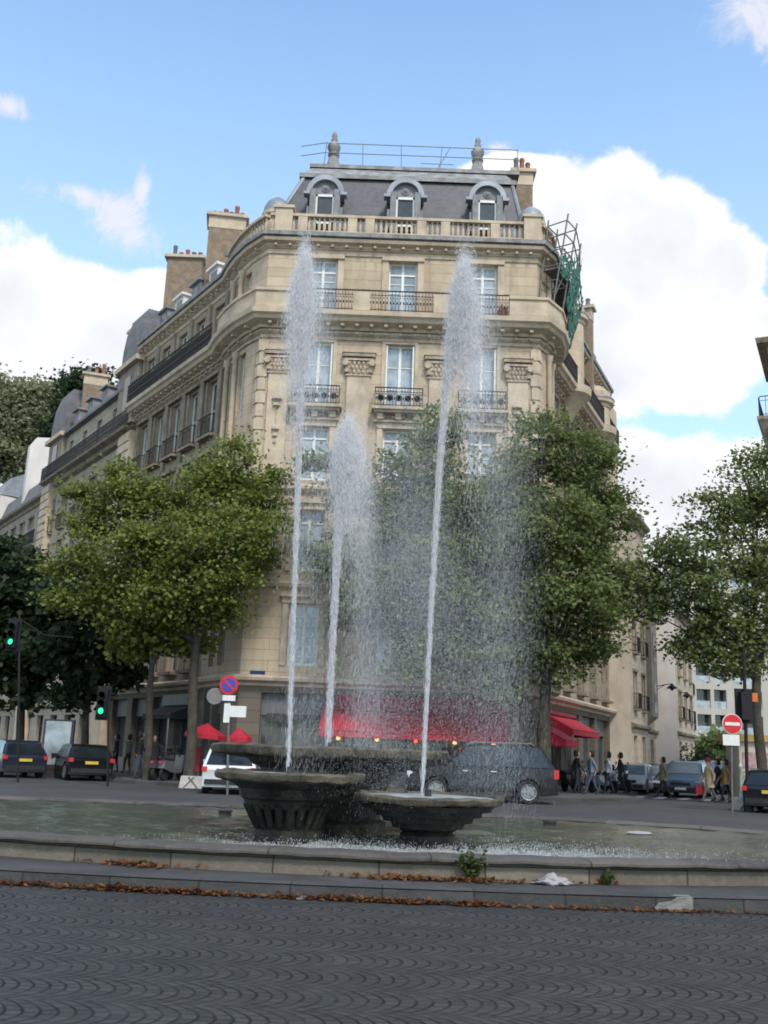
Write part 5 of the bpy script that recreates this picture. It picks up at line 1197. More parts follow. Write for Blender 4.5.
car('white hatchback seen from behind above the left fountain bowl', gx(227, 35.0), 35.6, R(96), 4.0, 1.72, 1.50, 'hatch', (.62, .63, .64))
car('dark car with red tail light cut by the right picture edge', gx(783, 36.0), 36.4, R(62), 4.2, 1.76, 1.46, 'hatch', (.012, .012, .016))
car('blue grey family van facing us behind the red hatted walker', gx(695, 47.5), 48.5, R(-116), 4.2, 1.74, 1.62, 'van', (.075, .10, .14), glass='carglass_b', group='cars parked in the side street')
car('second blue van half hidden behind the blue grey one', gx(717, 55), 55.5, R(-114), 4.3, 1.76, 1.70, 'van', (.06, .09, .15), glass='carglass_b', group='cars parked in the side street')
car('dark navy car parked along the street kerb behind the khaki jacket', gx(652, 53), 53.5, R(-113), 4.1, 1.7, 1.42, 'hatch', (.015, .02, .035), glass='carglass_b', group='cars parked in the side street')
car('silver car parked along the street kerb left of the navy one', gx(634, 51), 51.0, R(-113), 3.9, 1.66, 1.42, 'hatch', (.26, .28, .31), glass='carglass_b', group='cars parked in the side street')
car('small grey car further down the street between the vans', gx(672, 66), 66.0, R(-113), 4.0, 1.68, 1.44, 'hatch', (.16, .17, .19), glass='carglass_b', group='cars parked in the side street')

# ------------------------------------------------------------------ scooters
def scooter(label, x, y, h, paint, group, z=.13):
    t = thing('motor_scooter', label, 'scooter', (x, y, z), h, group, world=False); pm = PM('scooter_paint', paint, .35, .08, 4, spec=.6)
    for cx in (-.62, .66):
        m_ = MB(); m_.lathe([(.15, -.05), (.25, -.06), (.27, 0), (.25, .06), (.15, .05)], (cx, 0, .27), 16, axis='Y'); m_.lathe([(.01, -.04), (.16, -.04), (.16, .04), (.01, .04)], (cx, 0, .27), 12, axis='Y'); m_.build('wheel', M['tyre'], t)
    m_ = MB(); m_.prism([(-.85, -.15, .48), (-.25, -.15, .32), (.25, -.15, .28), (.34, -.15, .36), (-.1, -.15, .52), (-.15, -.15, .74), (-.82, -.15, .78)], (0, 0, 0), (0, .3, 0))
    m_.prism([(.34, -.2, .3), (.44, -.2, .34), (.60, -.2, .95), (.50, -.2, 1.0)], (0, 0, 0), (0, .4, 0)); m_.box((.66, 0, .56), (.42, .14, .06)); m_.build('body', pm, t)
    m_ = MB(); m_.tube([(.66, 0, .27), (.56, 0, .7), (.46, 0, 1.06)], .03, 8); m_.tube([(.40, -.32, 1.10), (.47, 0, 1.06), (.40, .32, 1.10)], .02, 6)
    for s in (-1, 1): m_.bar((.42, s * .28, 1.1), (.45, s * .32, 1.27), .015); m_.lathe([(.01, -.01), (.06, 0), (.01, .01)], (.45, s * .33, 1.3), 8, axis='X')
    m_.bar((-.1, 0, .3), (-.15, .22, .0), .025); m_.build('handlebar', M['trimblack'], t)
    m_ = MB(); m_.prism([(-.86, -.13, .78), (-.14, -.13, .74), (-.10, -.13, .82), (-.5, -.13, .86), (-.88, -.13, .90)], (0, 0, 0), (0, .26, 0)); m_.build('seat', M['trimblack'], t)
    m_ = MB(); m_.prism([(.56, -.14, .98), (.59, -.14, .98), (.51, -.12, 1.22), (.49, -.12, 1.22)], (0, 0, 0), (0, .26, 0)); m_.build('windscreen', M['carglass'], t)
    m_ = MB(); m_.box((.6, 0, .9), (.08, .16, .12)); m_.build('headlight', M['head_l'], t)
    m_ = MB(); m_.box((-.9, 0, .7), (.05, .14, .08)); m_.build('tail_light', M['red_l'], t)
    return t
SC = 'scooters parked at the kerb'
scooter('black motor scooter parked at the left pavement edge by the slim tree', gx(158, 40), 40.6, R(75), (.015, .015, .018), SC)
scooter('grey motor scooter parked beside the black one under the yellow green tree', gx(168, 40), 40.6, R(70), (.12, .12, .13), SC)
for i, (px, Y, cc, lb) in enumerate([(571, 44.6, (.02, .02, .025), 'dark scooter under the right red awning, nearest the black car'), (583, 45.0, (.14, .15, .16), 'grey scooter under the right red awning'), (604, 46.2, (.4, .42, .44), 'pale silver scooter parked among the pedestrians at the street corner'),
                                     (616, 47.0, (.03, .05, .09), 'navy scooter left of the parked silver car')]):
    scooter(lb, gx(px, Y), Y, R(-75 + 8 * i), cc, SC)

# ------------------------------------------------------------------ people
def person(label, x, y, facing, top, legs, hair='hair', stride=.28, coat=None, coat_len=.75, hatc=None, bag=None, z=0.0, h=1.70, arm=.18, topz=.92):
    """forward = local +X"""
    k = h / 1.72; t = thing('person', label, 'person', (x, y, z), facing, None, world=False)
    J = {'pel': (0, 0, .94), 'sp': (.01, 0, 1.12), 'ch': (.02, 0, 1.32), 'nk': (.02, 0, 1.47), 'h0': (.035, 0, 1.53), 'h1': (.045, 0, 1.61), 'h2': (.035, 0, 1.68), 'h3': (.02, 0, 1.73), 'nose': (.135, 0, 1.60)}
    Rr = {'pel': (.155, .12), 'sp': (.15, .11), 'ch': (.165, .12), 'nk': (.055, .055), 'h0': (.06, .06), 'h1': (.082, .092), 'h2': (.082, .095), 'h3': (.04, .05), 'nose': (.012, .012)}
    E = [('pel', 'sp'), ('sp', 'ch'), ('ch', 'nk'), ('nk', 'h0'), ('h0', 'h1'), ('h1', 'h2'), ('h2', 'h3'), ('h1', 'nose')]
    for s, sn in ((-1, 'r'), (1, 'l')):
        f = s * stride
        J.update({sn + 'hip': (0, s * .09, .86), sn + 'kn': (f * .55 + .03, s * .095, .48), sn + 'an': (f * 1.05 - .02, s * .095, .09), sn + 'to': (f * 1.05 + .16, s * .105, .035)})
        Rr.update({sn + 'hip': (.095, .095), sn + 'kn': (.06, .06), sn + 'an': (.042, .042), sn + 'to': (.035, .03)})
        a = -s * arm
        J.update({sn + 'sh': (.02, s * .185, 1.39), sn + 'el': (a * .5 - .02, s * .25, 1.12), sn + 'wr': (a + .10, s * .245, .90), sn + 'ha': (a + .14, s * .24, .80), sn + 'th': (a + .15, s * .205, .86)})
        Rr.update({sn + 'sh': (.065, .065), sn + 'el': (.046, .046), sn + 'wr': (.03, .03), sn + 'ha': (.03, .022), sn + 'th': (.012, .012)})
        E += [('pel', sn + 'hip'), (sn + 'hip', sn + 'kn'), (sn + 'kn', sn + 'an'), (sn + 'an', sn + 'to'), ('ch', sn + 'sh'), (sn + 'sh', sn + 'el'), (sn + 'el', sn + 'wr'), (sn + 'wr', sn + 'ha'), (sn + 'wr', sn + 'th')]
        for i in range(4):                                           # fingers
            n_ = f'{sn}f{i}'; J[n_] = (a + .17 + .012 * (i - 1.5), s * (.235), .73 + .012 * abs(i - 1.2)); Rr[n_] = (.009, .009); E.append((sn + 'ha', n_))
    names = list(J); idx = {n_: i for i, n_ in enumerate(names)}
    me = bpy.data.meshes.new('figure'); me.from_pydata([tuple(c * k for c in J[n_]) for n_ in names], [(idx[a], idx[b]) for a, b in E], []); tmp = bpy.data.objects.new('figure', me); col.objects.link(tmp)
    md_ = tmp.modifiers.new('s', 'SKIN'); sv = me.skin_vertices[0].data
    for n_ in names: sv[idx[n_]].radius = Rr[n_]
    sv[idx['pel']].use_root = True; md_.use_smooth_shade = True; sb = tmp.modifiers.new('ss', 'SUBSURF'); sb.levels = 1
    dg = bpy.context.evaluated_depsgraph_get(); dg.update(); m2 = bpy.data.meshes.new_from_object(tmp.evaluated_get(dg)); bpy.data.objects.remove(tmp)
    m2.name = 'body'; tm, lm, sh = PM('top_cloth', top, .85, .15, 6), PM('leg_cloth', legs, .85, .15, 6), M['trimblack']
    m2.materials.clear()
    for m_ in (tm, lm, M['skin'], sh): m2.materials.append(m_)
    for p in m2.polygons:
        c = p.center / k
        hand = c.z < .90 and c.z > .70 and abs(c.y) > .19
        p.material_index = 2 if (c.z > 1.48 or hand) else 3 if c.z < .085 else 1 if c.z < topz and abs(c.y) < .2 else 0
    b = bpy.data.objects.new('body', m2); col.objects.link(b); b.parent = t
    m_ = MB(); 
    if hatc: m_.lathe([(.115, 1.655), (.118, 1.70), (.10, 1.765), (.05, 1.80), (.0, 1.81)], (.02, 0, 0), 16, sx=1.05); m_.lathe([(.115, 1.65), (.15, 1.655), (.115, 1.67)], (.02, 0, 0), 16); m_.v = [(a * k, b_ * k, c * k) for a, b_, c in m_.v]; m_.build('hat', PM('hat_felt', hatc, .9, .1, 6), t, smooth=60)
    else:
        m_.lathe([(.09, 1.52), (.115, 1.58), (.118, 1.66), (.105, 1.74), (.06, 1.785), (.0, 1.80)], (-.012, 0, 0), 16, sx=1.0)
        m_.v = [(min(a, .05) * k, b_ * k, c * k) for a, b_, c in m_.v]; m_.build('hair', M[hair], t, smooth=60)
    if coat:
        m_ = MB(); zb_ = 1.40 - coat_len; prof = [(.235, zb_), (.225, zb_ + .03), (.20, 1.0), (.185, 1.12), (.205, 1.30), (.19, 1.40), (.10, 1.475), (.075, 1.50)]
        m_.lathe([(.21, zb_ + .01)] + prof, (0.01, 0, 0), 18, sx=.78, sy=1.0); m_.v = [(a * k, b_ * k, c * k) for a, b_, c in m_.v]; cm = PM('coat_cloth', coat, .9, .12, 5); m_.build('coat', cm, t, smooth=60)
        m_ = MB()
        for s, sn in ((-1, 'r'), (1, 'l')): m_.tube([tuple(q * k for q in J[sn + p_]) for p_ in ('sh', 'el', 'wr')], [.082 * k, .066 * k, .05 * k], 10)
        m_.build('sleeves', cm, t, smooth=60)
    if bag:
        m_ = MB(); bx, by, bz = J['rha']; m_.box((bx * k, (by - .03) * k, (bz - .33) * k), (.34, .12, .34)); m_.tube([((bx - .1) * k, by * k, (bz - .17) * k), (bx * k, by * k, (bz - .01) * k), ((bx + .1) * k, by * k, (bz - .17) * k)], .012, 6); m_.build('bag', PM('bag_cloth', bag, .8, .1, 6), t)
    return t
person('walking woman in khaki jacket and dark trousers on the crossing', gx(664, 45.2), 45.2, R(175), (.20, .17, .11), (.03, .03, .035), stride=.30, coat=(.22, .19, .12), coat_len=.62)
person('walker in a beige coat and red hat with a red bag stepping off the kerb', gx(710, 42.4), 42.4, R(185), (.40, .30, .19), (.16, .14, .12), stride=.34, coat=(.44, .33, .21), coat_len=.80, hatc=(.30, .03, .04), bag=(.35, .03, .04))
person('person in a long brown coat with dark trousers behind the red hatted walker', gx(727, 43.2), 43.2, R(178), (.24, .15, .07), (.02, .02, .022), coat=(.26, .165, .08), coat_len=.66, stride=.26)
person('dark dressed companion between the beige coat and the brown coat', gx(719, 43.8), 43.8, R(180), (.03, .03, .035), (.02, .02, .022), stride=.22)
person('pedestrian in dark jacket under the end of the right red awning', gx(577, 43.0), 43.0, R(10), (.02, .02, .025), (.03, .03, .04), stride=.12, z=.13)
person('pedestrian in pale blue shirt and jeans under the right awning', gx(592, 43.0), 43.0, R(190), (.17, .21, .28), (.06, .08, .13), stride=.3, z=.13)
person('pedestrian in white shirt beside the pale silver scooter', gx(609, 44.0), 44.0, R(170), (.55, .57, .60), (.03, .035, .05), stride=.2, z=.13)
person('pedestrian in dark clothes right of the white shirt', gx(621, 45.6), 45.6, R(175), (.025, .03, .03), (.02, .02, .022), stride=.24, z=.13)
person('person in pale top standing left of the slim tree by the shops', gx(126, 47.5), 47.5, R(150), (.17, .19, .18), (.03, .033, .036), stride=.1, z=.13)
person('person in black jacket beside the pale top, before the shops', gx(137, 41.2), 41.2, R(25), (.012, .012, .014), (.05, .06, .08), stride=.12, z=.13, h=1.8)
person('person in dark coat near the parked scooters on the left pavement', gx(152, 42.4), 42.4, R(-100), (.03, .028, .03), (.02, .02, .022), stride=.1, z=.13, coat=(.035, .03, .03), coat_len=.7)
person('shopper in dark green jacket behind the black hatchback', gx(114, 48.5), 48.5, R(175), (.02, .035, .03), (.02, .02, .025), stride=.1, z=.13)

# ------------------------------------------------------------------ signs, signals, posts
def disc(mb, c, r, th, mi, n=32): mb.lathe([(.0, -th), (r, -th), (r, 0), (.0, 0)], c, n, mi, axis='Y')
Y0 = 34.5; ne = thing('no_entry_sign', 'round red no entry sign with white bar and white plate below', 'road sign', (gx(733, Y0), Y0, .0)); p = at(732, 724, Y0); X0 = ORI[ne.name].x
m_ = MB(); m_.tube([(X0, Y0 + .06, -.02), (p.x, Y0 + .06, p.z + .3)], .035, 10); m_.build('pole', M['metal_g'], ne)
m_ = MB(); disc(m_, (p.x, Y0, p.z), .34, .03, 1); disc(m_, (p.x, Y0 - .032, p.z), .315, .012, 0); m_.box((p.x, Y0 - .05, p.z), (.5, .012, .11), mi=1); m_.build('sign_disc', [M['sign_red'], M['sign_white']], ne)
m_ = MB(); q = at(731, 740, Y0); m_.box((q.x, Y0 - .01, q.z), (.56, .03, .36)); m_.build('plate', M['sign_white'], ne)
# traffic signal seen from behind, right
Y1 = 35.2; tl = thing('traffic_light', 'black traffic signal on a dark post with an orange board beside it', 'traffic light', (gx(748, Y1), Y1, .0)); p = at(745, 706, Y1); xb = ORI[tl.name].x
m_ = MB(); m_.tube([(xb, Y1, -.02), (p.x + .05, Y1, p.z + 2.0)], .06, 10); m_.lathe([(.14, 0), (.14, .5), (.08, .6)], (xb, Y1, 0), 12); m_.build('post', M['iron'], tl)
m_ = MB(); m_.box((p.x, Y1 - .05, p.z), (.36, .3, .95)); m_.box((p.x, Y1 + .12, p.z), (.62, .03, 1.2))
for k in (-.3, 0, .3): m_.lathe([(.13, 0), (.14, .2), (.13, .2), (.12, 0)], (p.x, Y1 + .14, p.z + k), 12, axis='Y')
m_.build('signal_head', M['iron'], tl)
m_ = MB(); q = at(752, 697, Y1); m_.box((q.x, Y1 + .16, q.z), (.50, .04, .30)); m_.build('orange_board', M['orange'], tl)
# no-parking sign group, left of the fountain
Y2 = 33.5; nps = thing('no_parking_sign', 'blue and red round no parking sign with white plates, above the white car', 'road sign', (gx(227, Y2), Y2, .0)); p = at(229, 685, Y2); xb = ORI[nps.name].x
m_ = MB(); m_.tube([(xb, Y2 + .06, -.02), (p.x - .02, Y2 + .06, p.z + .25)], .04, 10); m_.build('pole', M['metal_g'], nps)
m_ = MB(); disc(m_, (p.x, Y2, p.z), .31, .03, 0); disc(m_, (p.x, Y2 - .032, p.z), .225, .012, 1)
m_.bar((p.x - .2, Y2 - .05, p.z + .2), (p.x + .2, Y2 - .05, p.z - .2), .012, .075, mi=0); m_.build('sign_disc', [M['sign_red'], M['sign_blue']], nps)
m_ = MB(); q = at(229, 698, Y2); m_.box((q.x, Y2, q.z), (.42, .03, .18)); q = at(237, 711.5, Y2); m_.box((q.x, Y2 - .01, q.z), (.60, .03, .36)); q = at(227, 713, Y2); m_.box((q.x, Y2 - .04, q.z), (.20, .03, .62)); m_.build('plates', M['sign_white'], nps)
m_ = MB(); q = at(214.5, 696, Y2); m_.lathe([(.0, 0), (.27, 0), (.27, .025), (.0, .025)], (q.x, Y2 + .05, q.z), 24, axis='Y'); m_.bar((q.x, Y2 + .09, q.z), (xb, Y2 + .09, q.z), .04); m_.build('sign_back', M['sign_back'], nps)
# green signals, left
def signal(label, px, py, Y, post=True, arm=None):
    p = at(px, py, Y); xb = gx(px + 1, Y); t = thing('traffic_light', label, 'traffic light', (xb, Y, 0)); m_ = MB()
    m_.box((p.x, Y, p.z + .28), (.34, .26, .98)); 
    for k in (0, .28, .56): m_.lathe([(.12, 0), (.13, -.16), (.12, -.16), (.11, 0)], (p.x, Y - .13, p.z + k), 12, axis='Y')
    m_.box((p.x, Y + .1, p.z + .28), (.5, .03, 1.2)); m_.build('signal_head', M['iron'], t)
    m_ = MB(); m_.tube([(xb + .12, Y + .17, -.02), (p.x + .1, Y + .17, p.z + 1.0)], .042, 10); 
    if arm: a0 = at(*arm, Y); m_.tube([(p.x + .1, Y + .17, p.z + .9), ((p.x + a0.x) / 2, Y + .17, a0.z + .05), (a0.x, Y + .17, a0.z)], .022, 8)
    m_.build('post', M['iron'], t)
    m_ = MB(); m_.lathe([(.0, -.03), (.07, -.02), (.105, 0), (.0, 0)], (p.x, Y - .135, p.z), 16, axis='Y'); m_.build('green_lamp', M['green_l'], t)
signal('traffic signal showing green on a post by the left parked cars', 102, 711, 36.5)
signal('green traffic signal high on a post with a long side arm', 12, 642, 37, arm=(72, 637))
# white barrier blocks, posts
def barrier(label, px, Y, w_, h):
    x = gx(px, Y); t = thing('concrete_block', label, 'barrier block', (x, Y, 0)); m_ = MB()
    m_.prism([(x - w_ / 2, Y - .25, 0), (x + w_ / 2, Y - .25, 0), (x + w_ / 2 * .9, Y - .18, h), (x - w_ / 2 * .9, Y - .18, h)], (0, 0, 0), (0, .45, 0)); m_.build('block', M['concrete'], t)
    m_ = MB()
    for s in (-1, 1): m_.bar((x - s * w_ * .3, Y - .27, .03), (x + s * w_ * .12, Y - .215, h * .98), .05, .015)
    m_.build('cross_bars', M['metal_g'], t)
    return t
barrier('low white block with crossed bars beside the yellow green tree trunk', 191.5, 37.8, .85, .42)
barrier('low white block at the foot of the pale green post', 744, 36.8, .75, .42)
gp = thing('kerb_post', 'pale green post standing on the white block by the right car', 'post', (gx(743, 36.8), 36.85, .42)); o = ORI[gp.name]
m_ = MB(); m_.lathe([(.10, 0), (.10, .1), (.06, .16), (.055, 1.0), (.08, 1.04), (.08, 1.12), (.03, 1.2)], o, 12); m_.build('shaft', M['green_pole'], gp, smooth=35)
# red parasols and red board
def parasol(label, px, py, Y, r, tilt):
    p = at(px, py, Y); t = thing('parasol', label, 'parasol', (p.x, Y, .13)); m_ = MB(); n = 8
    V = [Vector((0, 0, .0))] + [Vector((r * math.cos(2 * math.pi * k / n), r * math.sin(2 * math.pi * k / n), -.42)) for k in range(n)] + [Vector((r * math.cos(2 * math.pi * k / n), r * math.sin(2 * math.pi * k / n), -.6)) for k in range(n)]
    mm = Matrix.Rotation(R(tilt), 3, 'Y'); V = [mm @ v + Vector((p.x, Y, p.z + .3)) for v in V]
    m_.mesh(V, [(0, 1 + k, 1 + (k + 1) % n) for k in range(n)] + [(1 + k, 9 + k, 9 + (k + 1) % n, 1 + (k + 1) % n) for k in range(n)]); m_.build('canopy', M['awning'], t)
    m_ = MB(); m_.tube([(p.x, Y, .13), (p.x, Y, p.z + .3)], .025, 8); m_.lathe([(.25, .13), (.25, .2), (.04, .24)], (p.x, Y, 0), 14); m_.build('pole', M['metal_g'], t)
parasol('red cafe parasol left of the no parking pole', 207, 731, 41.0, .85, 5)
parasol('smaller red cafe parasol right of the no parking pole', 238, 735, 39.6, .5, -6)
bd = thing('menu_board', 'narrow bright red upright board under the left red parasol', 'board', (gx(194.5, 41.2, .13), 41.2, .13)); o = ORI[bd.name]
m_ = MB(); m_.box((o.x, o.y, .13 + .85), (.3, .05, .95)); m_.build('panel', M['awning'], bd); m_ = MB()
for s in (-.12, .12): m_.bar((o.x + s, o.y + .03, .13), (o.x + s, o.y + .03, 1.3), .03)
m_.build('frame', M['metal_g'], bd)
# kiosk behind the right signal
kx = gx(768, 40, .13); ks = thing('news_kiosk', 'kiosk with ochre canopy and faded posters at the right picture edge', 'kiosk', (kx + .5, 42.6, 0)); m_ = MB()
m_.box((kx + .7, 43.0, 1.275), (1.9, 1.6, 2.55)); m_.build('cabin', M['render_p'], ks)
m_ = MB(); m_.prism([(kx - .6, 42.0, 2.5), (kx + 2.0, 42.0, 2.5), (kx + 2.0, 42.0, 2.75), (kx - .5, 42.0, 2.8)], (0, 0, 0), (0, 2.1, 0)); m_.build('canopy', M['yellow_c'], ks)
m_ = MB()
for k, z in ((0.1, 1.75), (.75, 1.75), (.1, 1.0), (.75, 1.0)): m_.box((kx + k + .05, 42.18, z), (.52, .03, .62))
m_.build('posters', M['poster'], ks)
# advertising panel at the left, between the two dark cars
ap = thing('advert_panel', 'pale lit glass advertising panel standing between the two left cars', 'advert panel', (gx(54, 42.5), 42.5, 0)); o = ORI[ap.name]
m_ = MB(); m_.box((o.x, o.y, 1.35), (1.25, .2, 2.0)); m_.box((o.x, o.y, .24), (.9, .16, .48)); m_.build('case', M['dark_panel'], ap)
m_ = MB(); m_.box((o.x, o.y - .11, 1.4), (1.05, .02, 1.75)); m_.build('panel', M['glass'], ap)
# lanterns on brackets, right street
for px, py, Y, lb in ((672, 688, 66, 'black wall lantern on a long bracket, nearer of the two street lanterns'), (687, 696, 76, 'black wall lantern on a long bracket, farther of the two street lanterns')):
    p = at(px, py, Y); t = thing('wall_lantern', lb, 'lantern', p); m_ = MB(); m_.bar((p.x - 1.15, Y - .3, p.z + .05), (p.x, Y, p.z + .28), .05); m_.bar((p.x - 1.15, Y - .3, p.z - .2), (p.x - .5, Y - .15, p.z + .18), .035); m_.build('bracket', M['iron'], t)
    m_ = MB(); m_.lathe([(.04, .3), (.1, .2), (.36, .0), (.34, -.04), (.12, -.05), (.08, -.16), (.0, -.18)], p, 14); m_.build('shade', M['iron'], t, smooth=40)
# scaffold with green netting on the street side of the top floor
sf = thing('scaffold', 'leaning tube scaffold with torn green netting on the right top corner of the building', 'scaffold', (PR[2].x + .3, PR[2].y, 21.6))
m_ = MB(); nt = MB(); pl = MB(); path_ = [B + Vector((.25, 0)), PR[1], PR[2], PR[3], PR[4] + Vector((.3, 0)), RS.p0 + RS.d * 3]; rows = {}
SPOT = [(B + Vector((.1, .1)), 25.9), (PR[1] + Vector((.1, .1)), 25.9), (PR[2] + Vector((.2, .25)), 25.5), (PR[3] + Vector((.25, .4)), 24.9), (PR[3] + Vector((.75, 2.2)), 24.0)]; U = SPOT
for i, uu in enumerate(U):
    for o_, k in ((.35, .07), (1.0, .11)):
        q, zt = uu; dv = Vector((.93, -.25 + .05 * i)).normalized(); a = Vector((*(q + dv * (o_ - .35)), 21.6)); b = Vector((*(q + dv * (o_ - .35 + k * 6.5)), zt + (.25 if o_ > .8 else 0))); m_.tube([a, b], .04, 7); rows[(i, o_)] = (a, b)
for i in range(len(U)):
    for h in (.28, .45, .62, .78, .93):
        a, b = rows[(i, .35)]; c, d = rows[(i, 1.0)]; m_.tube([a.lerp(b, h), c.lerp(d, h)], .03, 6)
        if i < len(U) - 1:
            for o_ in (.35, 1.0): a, b = rows[(i, o_)]; c, d = rows[(i + 1, o_)]; m_.tube([a.lerp(b, h), c.lerp(d, h)], .03, 6)
    if i < len(U) - 1:
        a, b = rows[(i, 1.0)]; c, d = rows[(i + 1, 1.0)]; m_.tube([a.lerp(b, .1), c.lerp(d, .6)], .025, 6)
        for h in (.42,):
            q0, q1, q2, q3 = rows[(i, .35)][0].lerp(rows[(i, .35)][1], h), rows[(i, 1.0)][0].lerp(rows[(i, 1.0)][1], h), rows[(i + 1, 1.0)][0].lerp(rows[(i + 1, 1.0)][1], h), rows[(i + 1, .35)][0].lerp(rows[(i + 1, .35)][1], h)
            pl.prism([q0, q1, q2, q3], (0, 0, 0), (0, 0, -.05))
m_.build('poles', M['metal_g'], sf); pl.build('planks', M['plank'], sf)
for i in range(len(U) - 1):                                          # sagging torn net panels
    a0, b0 = rows[(i, 1.0)]; a1, b1 = rows[(i + 1, 1.0)]; N = 14; V = []; ok = []
    lo, hi = ((.35, .62), (.12, .75), (.02, .95), (.0, .9))[i]
    for r in range(N + 1):
        for c in range(N + 1):
            h = lo + (hi - lo) * r / N; p = a0.lerp(b0, h).lerp(a1.lerp(b1, h), c / N) + Vector((nR.x, nR.y, 0)) * (.08 + .07 * math.sin(c * 1.1 + i) * math.sin(r * .5)) + Vector((0, 0, -.12 * math.sin(math.pi * c / N))); V.append(p)
    Fs = [(r * (N + 1) + c, r * (N + 1) + c + 1, (r + 1) * (N + 1) + c + 1, (r + 1) * (N + 1) + c) for r in range(N) for c in range(N) if not (math.sin(r * 1.9 + c * 2.3 + i * 5) > .82 or (r > N - 4 and math.sin(c * 1.7 + i) > .2))]
    nt.mesh(V, Fs)
nt.build('netting', M['net'], sf)
# ------------------------------------------------------------------ leaves, weeds, litter
def edge_pt(x, d):
    """near-side point of the basin wall (small d) or of the kerb's outer face (d above .7)"""
    return kerb_y(x) - (d - .75) if d > .7 else near_y(x) - d
n = 3300; xs_ = np.concatenate([rng.uniform(-5.5, 5, 950), rng.normal(.95, .6, 750), rng.normal(-2.9, .35, 200), rng.uniform(-6.0, 1.5, 1400)])
V = []; Fs = []
for i, x in enumerate(xs_):
    if random.random() > .30 + .7 * max(0, .5 + .5 * math.sin(x * 2.3 + 1) + .4 * math.sin(x * 6.1)): continue
    if i < 950: y = edge_pt(x, .77) - abs(random.gauss(0, .05)); z = .006
    elif i < 1900: y = edge_pt(x, .02) - abs(random.gauss(.02, .10)); z = .152 + abs(random.gauss(0, .012))
    else: y = edge_pt(x, .77) - abs(random.gauss(0, .035)); z = .01 + abs(random.gauss(0, .015))
    if i >= 950 and i < 1900 and edge_pt(x, .5) > y: y = edge_pt(x, .1)
    s = random.uniform(.018, .05); q = random.uniform(0, 6.28); a = Vector((math.cos(q), math.sin(q), random.uniform(-.3, .3))) * s; b = Vector((-math.sin(q), math.cos(q), random.uniform(-.2, .9))) * s * .8
    p = Vector((x, y, z + .012)); k = len(V); V += [p - a, p - b * .6 + Vector((0, 0, s * .3)), p + a, p + b + Vector((0, 0, s * .2))]; Fs.append((k, k + 1, k + 2, k + 3))
m_ = MB(); m_.mesh(V, Fs); tag(m_.build('fallen_leaves', M['dead']), 'brown fallen leaves along the kerb and the basin foot', 'leaves', kind='stuff')
def weed(label, px, d, h, nst):
    x = gx(px, edge_pt(gx(px, 12.2, .15), d), .15); y = edge_pt(x, d); t = thing('weed', label, 'weed', (x, y, .15), 0, 'weeds at the foot of the basin wall'); C = []; m_ = MB()
    for k in range(nst):
        q = random.uniform(0, 6.28); e = random.uniform(.03, .30) * h / .5; top_ = Vector((x + e * math.cos(q), y - abs(e * math.sin(q)) * .5, .15 + h * random.uniform(.45, 1))); m_.tube([(x, y, .15), Vector((x, y, .15)).lerp(top_, .5) + Vector((0, 0, .04)), top_], [.005, .004, .002], 5)
        for f in np.linspace(.25, 1, 7): C.append(tuple(Vector((x, y, .15)).lerp(top_, f)))
    m_.build('stems', M['weed'], t); V, Fq = leaves(np.array(C), 4, np.full(len(C), .018), .038); arr_mesh('leaves', V - np.array(ORI[t.name]), Fq, M['weed'], t)
weed('tall branching weed in front of the low stepped bowl', 472, .05, .42, 15)
weed('small bushy weed right of the plastic bag', 606, .05, .16, 10)
weed('low green weed tuft at the left of the basin wall', 143, .05, .07, 9)
x = gx(556, 12.0, .15); y = edge_pt(x, .13); pbg = MB(); V = []; nn = 18
b = bmesh.new(); bmesh.ops.create_icosphere(b, subdivisions=4, radius=1.0)
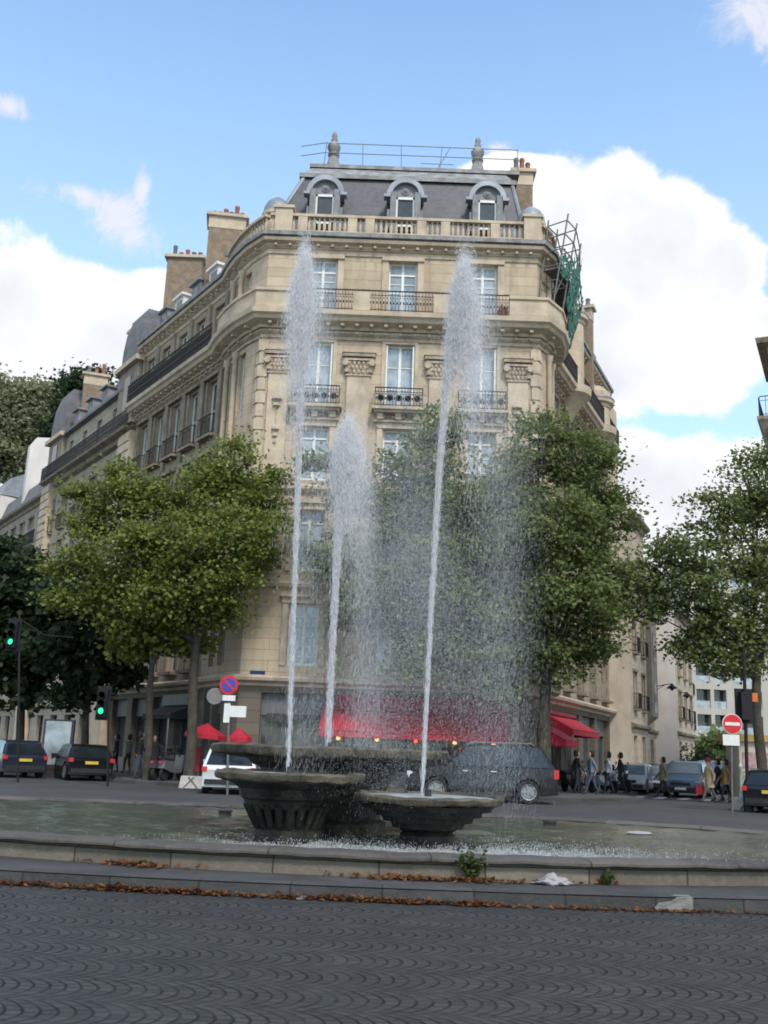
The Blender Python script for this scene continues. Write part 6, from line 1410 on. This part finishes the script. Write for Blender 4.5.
for v in b.verts:
    c = v.co; s = 1 + .22 * math.sin(c.x * 7 + c.y * 5) * math.sin(c.z * 6 + c.y * 4) + .10 * math.sin(c.x * 17 + c.z * 13); v.co = Vector((c.x * .21 * s, c.y * .11 * s, max(-.2, c.z) * .085 * s * (1.2 - .9 * abs(c.x)) + .02))
me = bpy.data.meshes.new('plastic_bag'); b.to_mesh(me); b.free(); o = link('plastic_bag', me, M['bag'], None, 180); o.location = (x, y, .155); tag(o, 'crumpled white plastic bag lying among leaves by the basin wall', 'plastic bag')
x = gx(301, 11.4, .0); o = MB(); o.box((x, edge_pt(x, .82), .02), (.11, .06, .02), .3); o.box((x + .02, edge_pt(x, .82), .035), (.06, .05, .02), .9); tag(o.build('litter', M['sign_back']), 'small crumpled white paper scrap in the gutter leaves', 'litter')
x = gx(672, 11.5, .1); ks_ = MB(); yk = edge_pt(x, .755); yk2 = edge_pt(x + .24, .755)
ks_.prism([(x - .22, yk - .012, -.01), (x + .25, yk2 - .012, -.01), (x + .25, yk2 - .012, .157), (x + .08, yk - .012, .150), (x + .0, yk - .012, .105), (x - .13, yk - .012, .09)], (0, 0, 0), (0, .07, 0)); ks_.face([(x + .02, yk + .058, .1585), (x + .25, yk2 + .058, .1585), (x + .25, yk2 + .16, .1585), (x + .1, yk + .17, .1585)])
tag(ks_.build('broken_kerb_stone', M['kerbpale']), 'pale broken stone in the dark kerb at the right', 'kerb stone')
gb = MB()
bxx = gx(226, 18.6, .6); gb.box((bxx, 18.6, .38), (.2, .2, .12)); gb.box((bxx, 18.6, .442), (.23, .23, .02)); tag(gb.build('pump_box', M['trimblack']), 'small black box standing in the basin left of the fluted bowl', 'box')
gb2 = MB(); bxx = gx(545, 19.5, .6); gb2.box((bxx, 19.0, .38), (.2, .2, .12)); gb2.box((bxx, 19.0, .442), (.23, .23, .02)); tag(gb2.build('pump_box', M['trimblack']), 'small black box standing in the basin right of the low stepped bowl', 'box')
fl = MB(); p = at_z(639, 834, WZ + .005); fl.lathe([(.0, 0), (.11, .0), (.14, .02), (.12, .045), (.0, .06)], (p.x, p.y, WZ - .002), 12, sx=1.6); tag(fl.build('floating_litter', M['bag']), 'white scrap floating on the water at the right of the basin', 'litter')
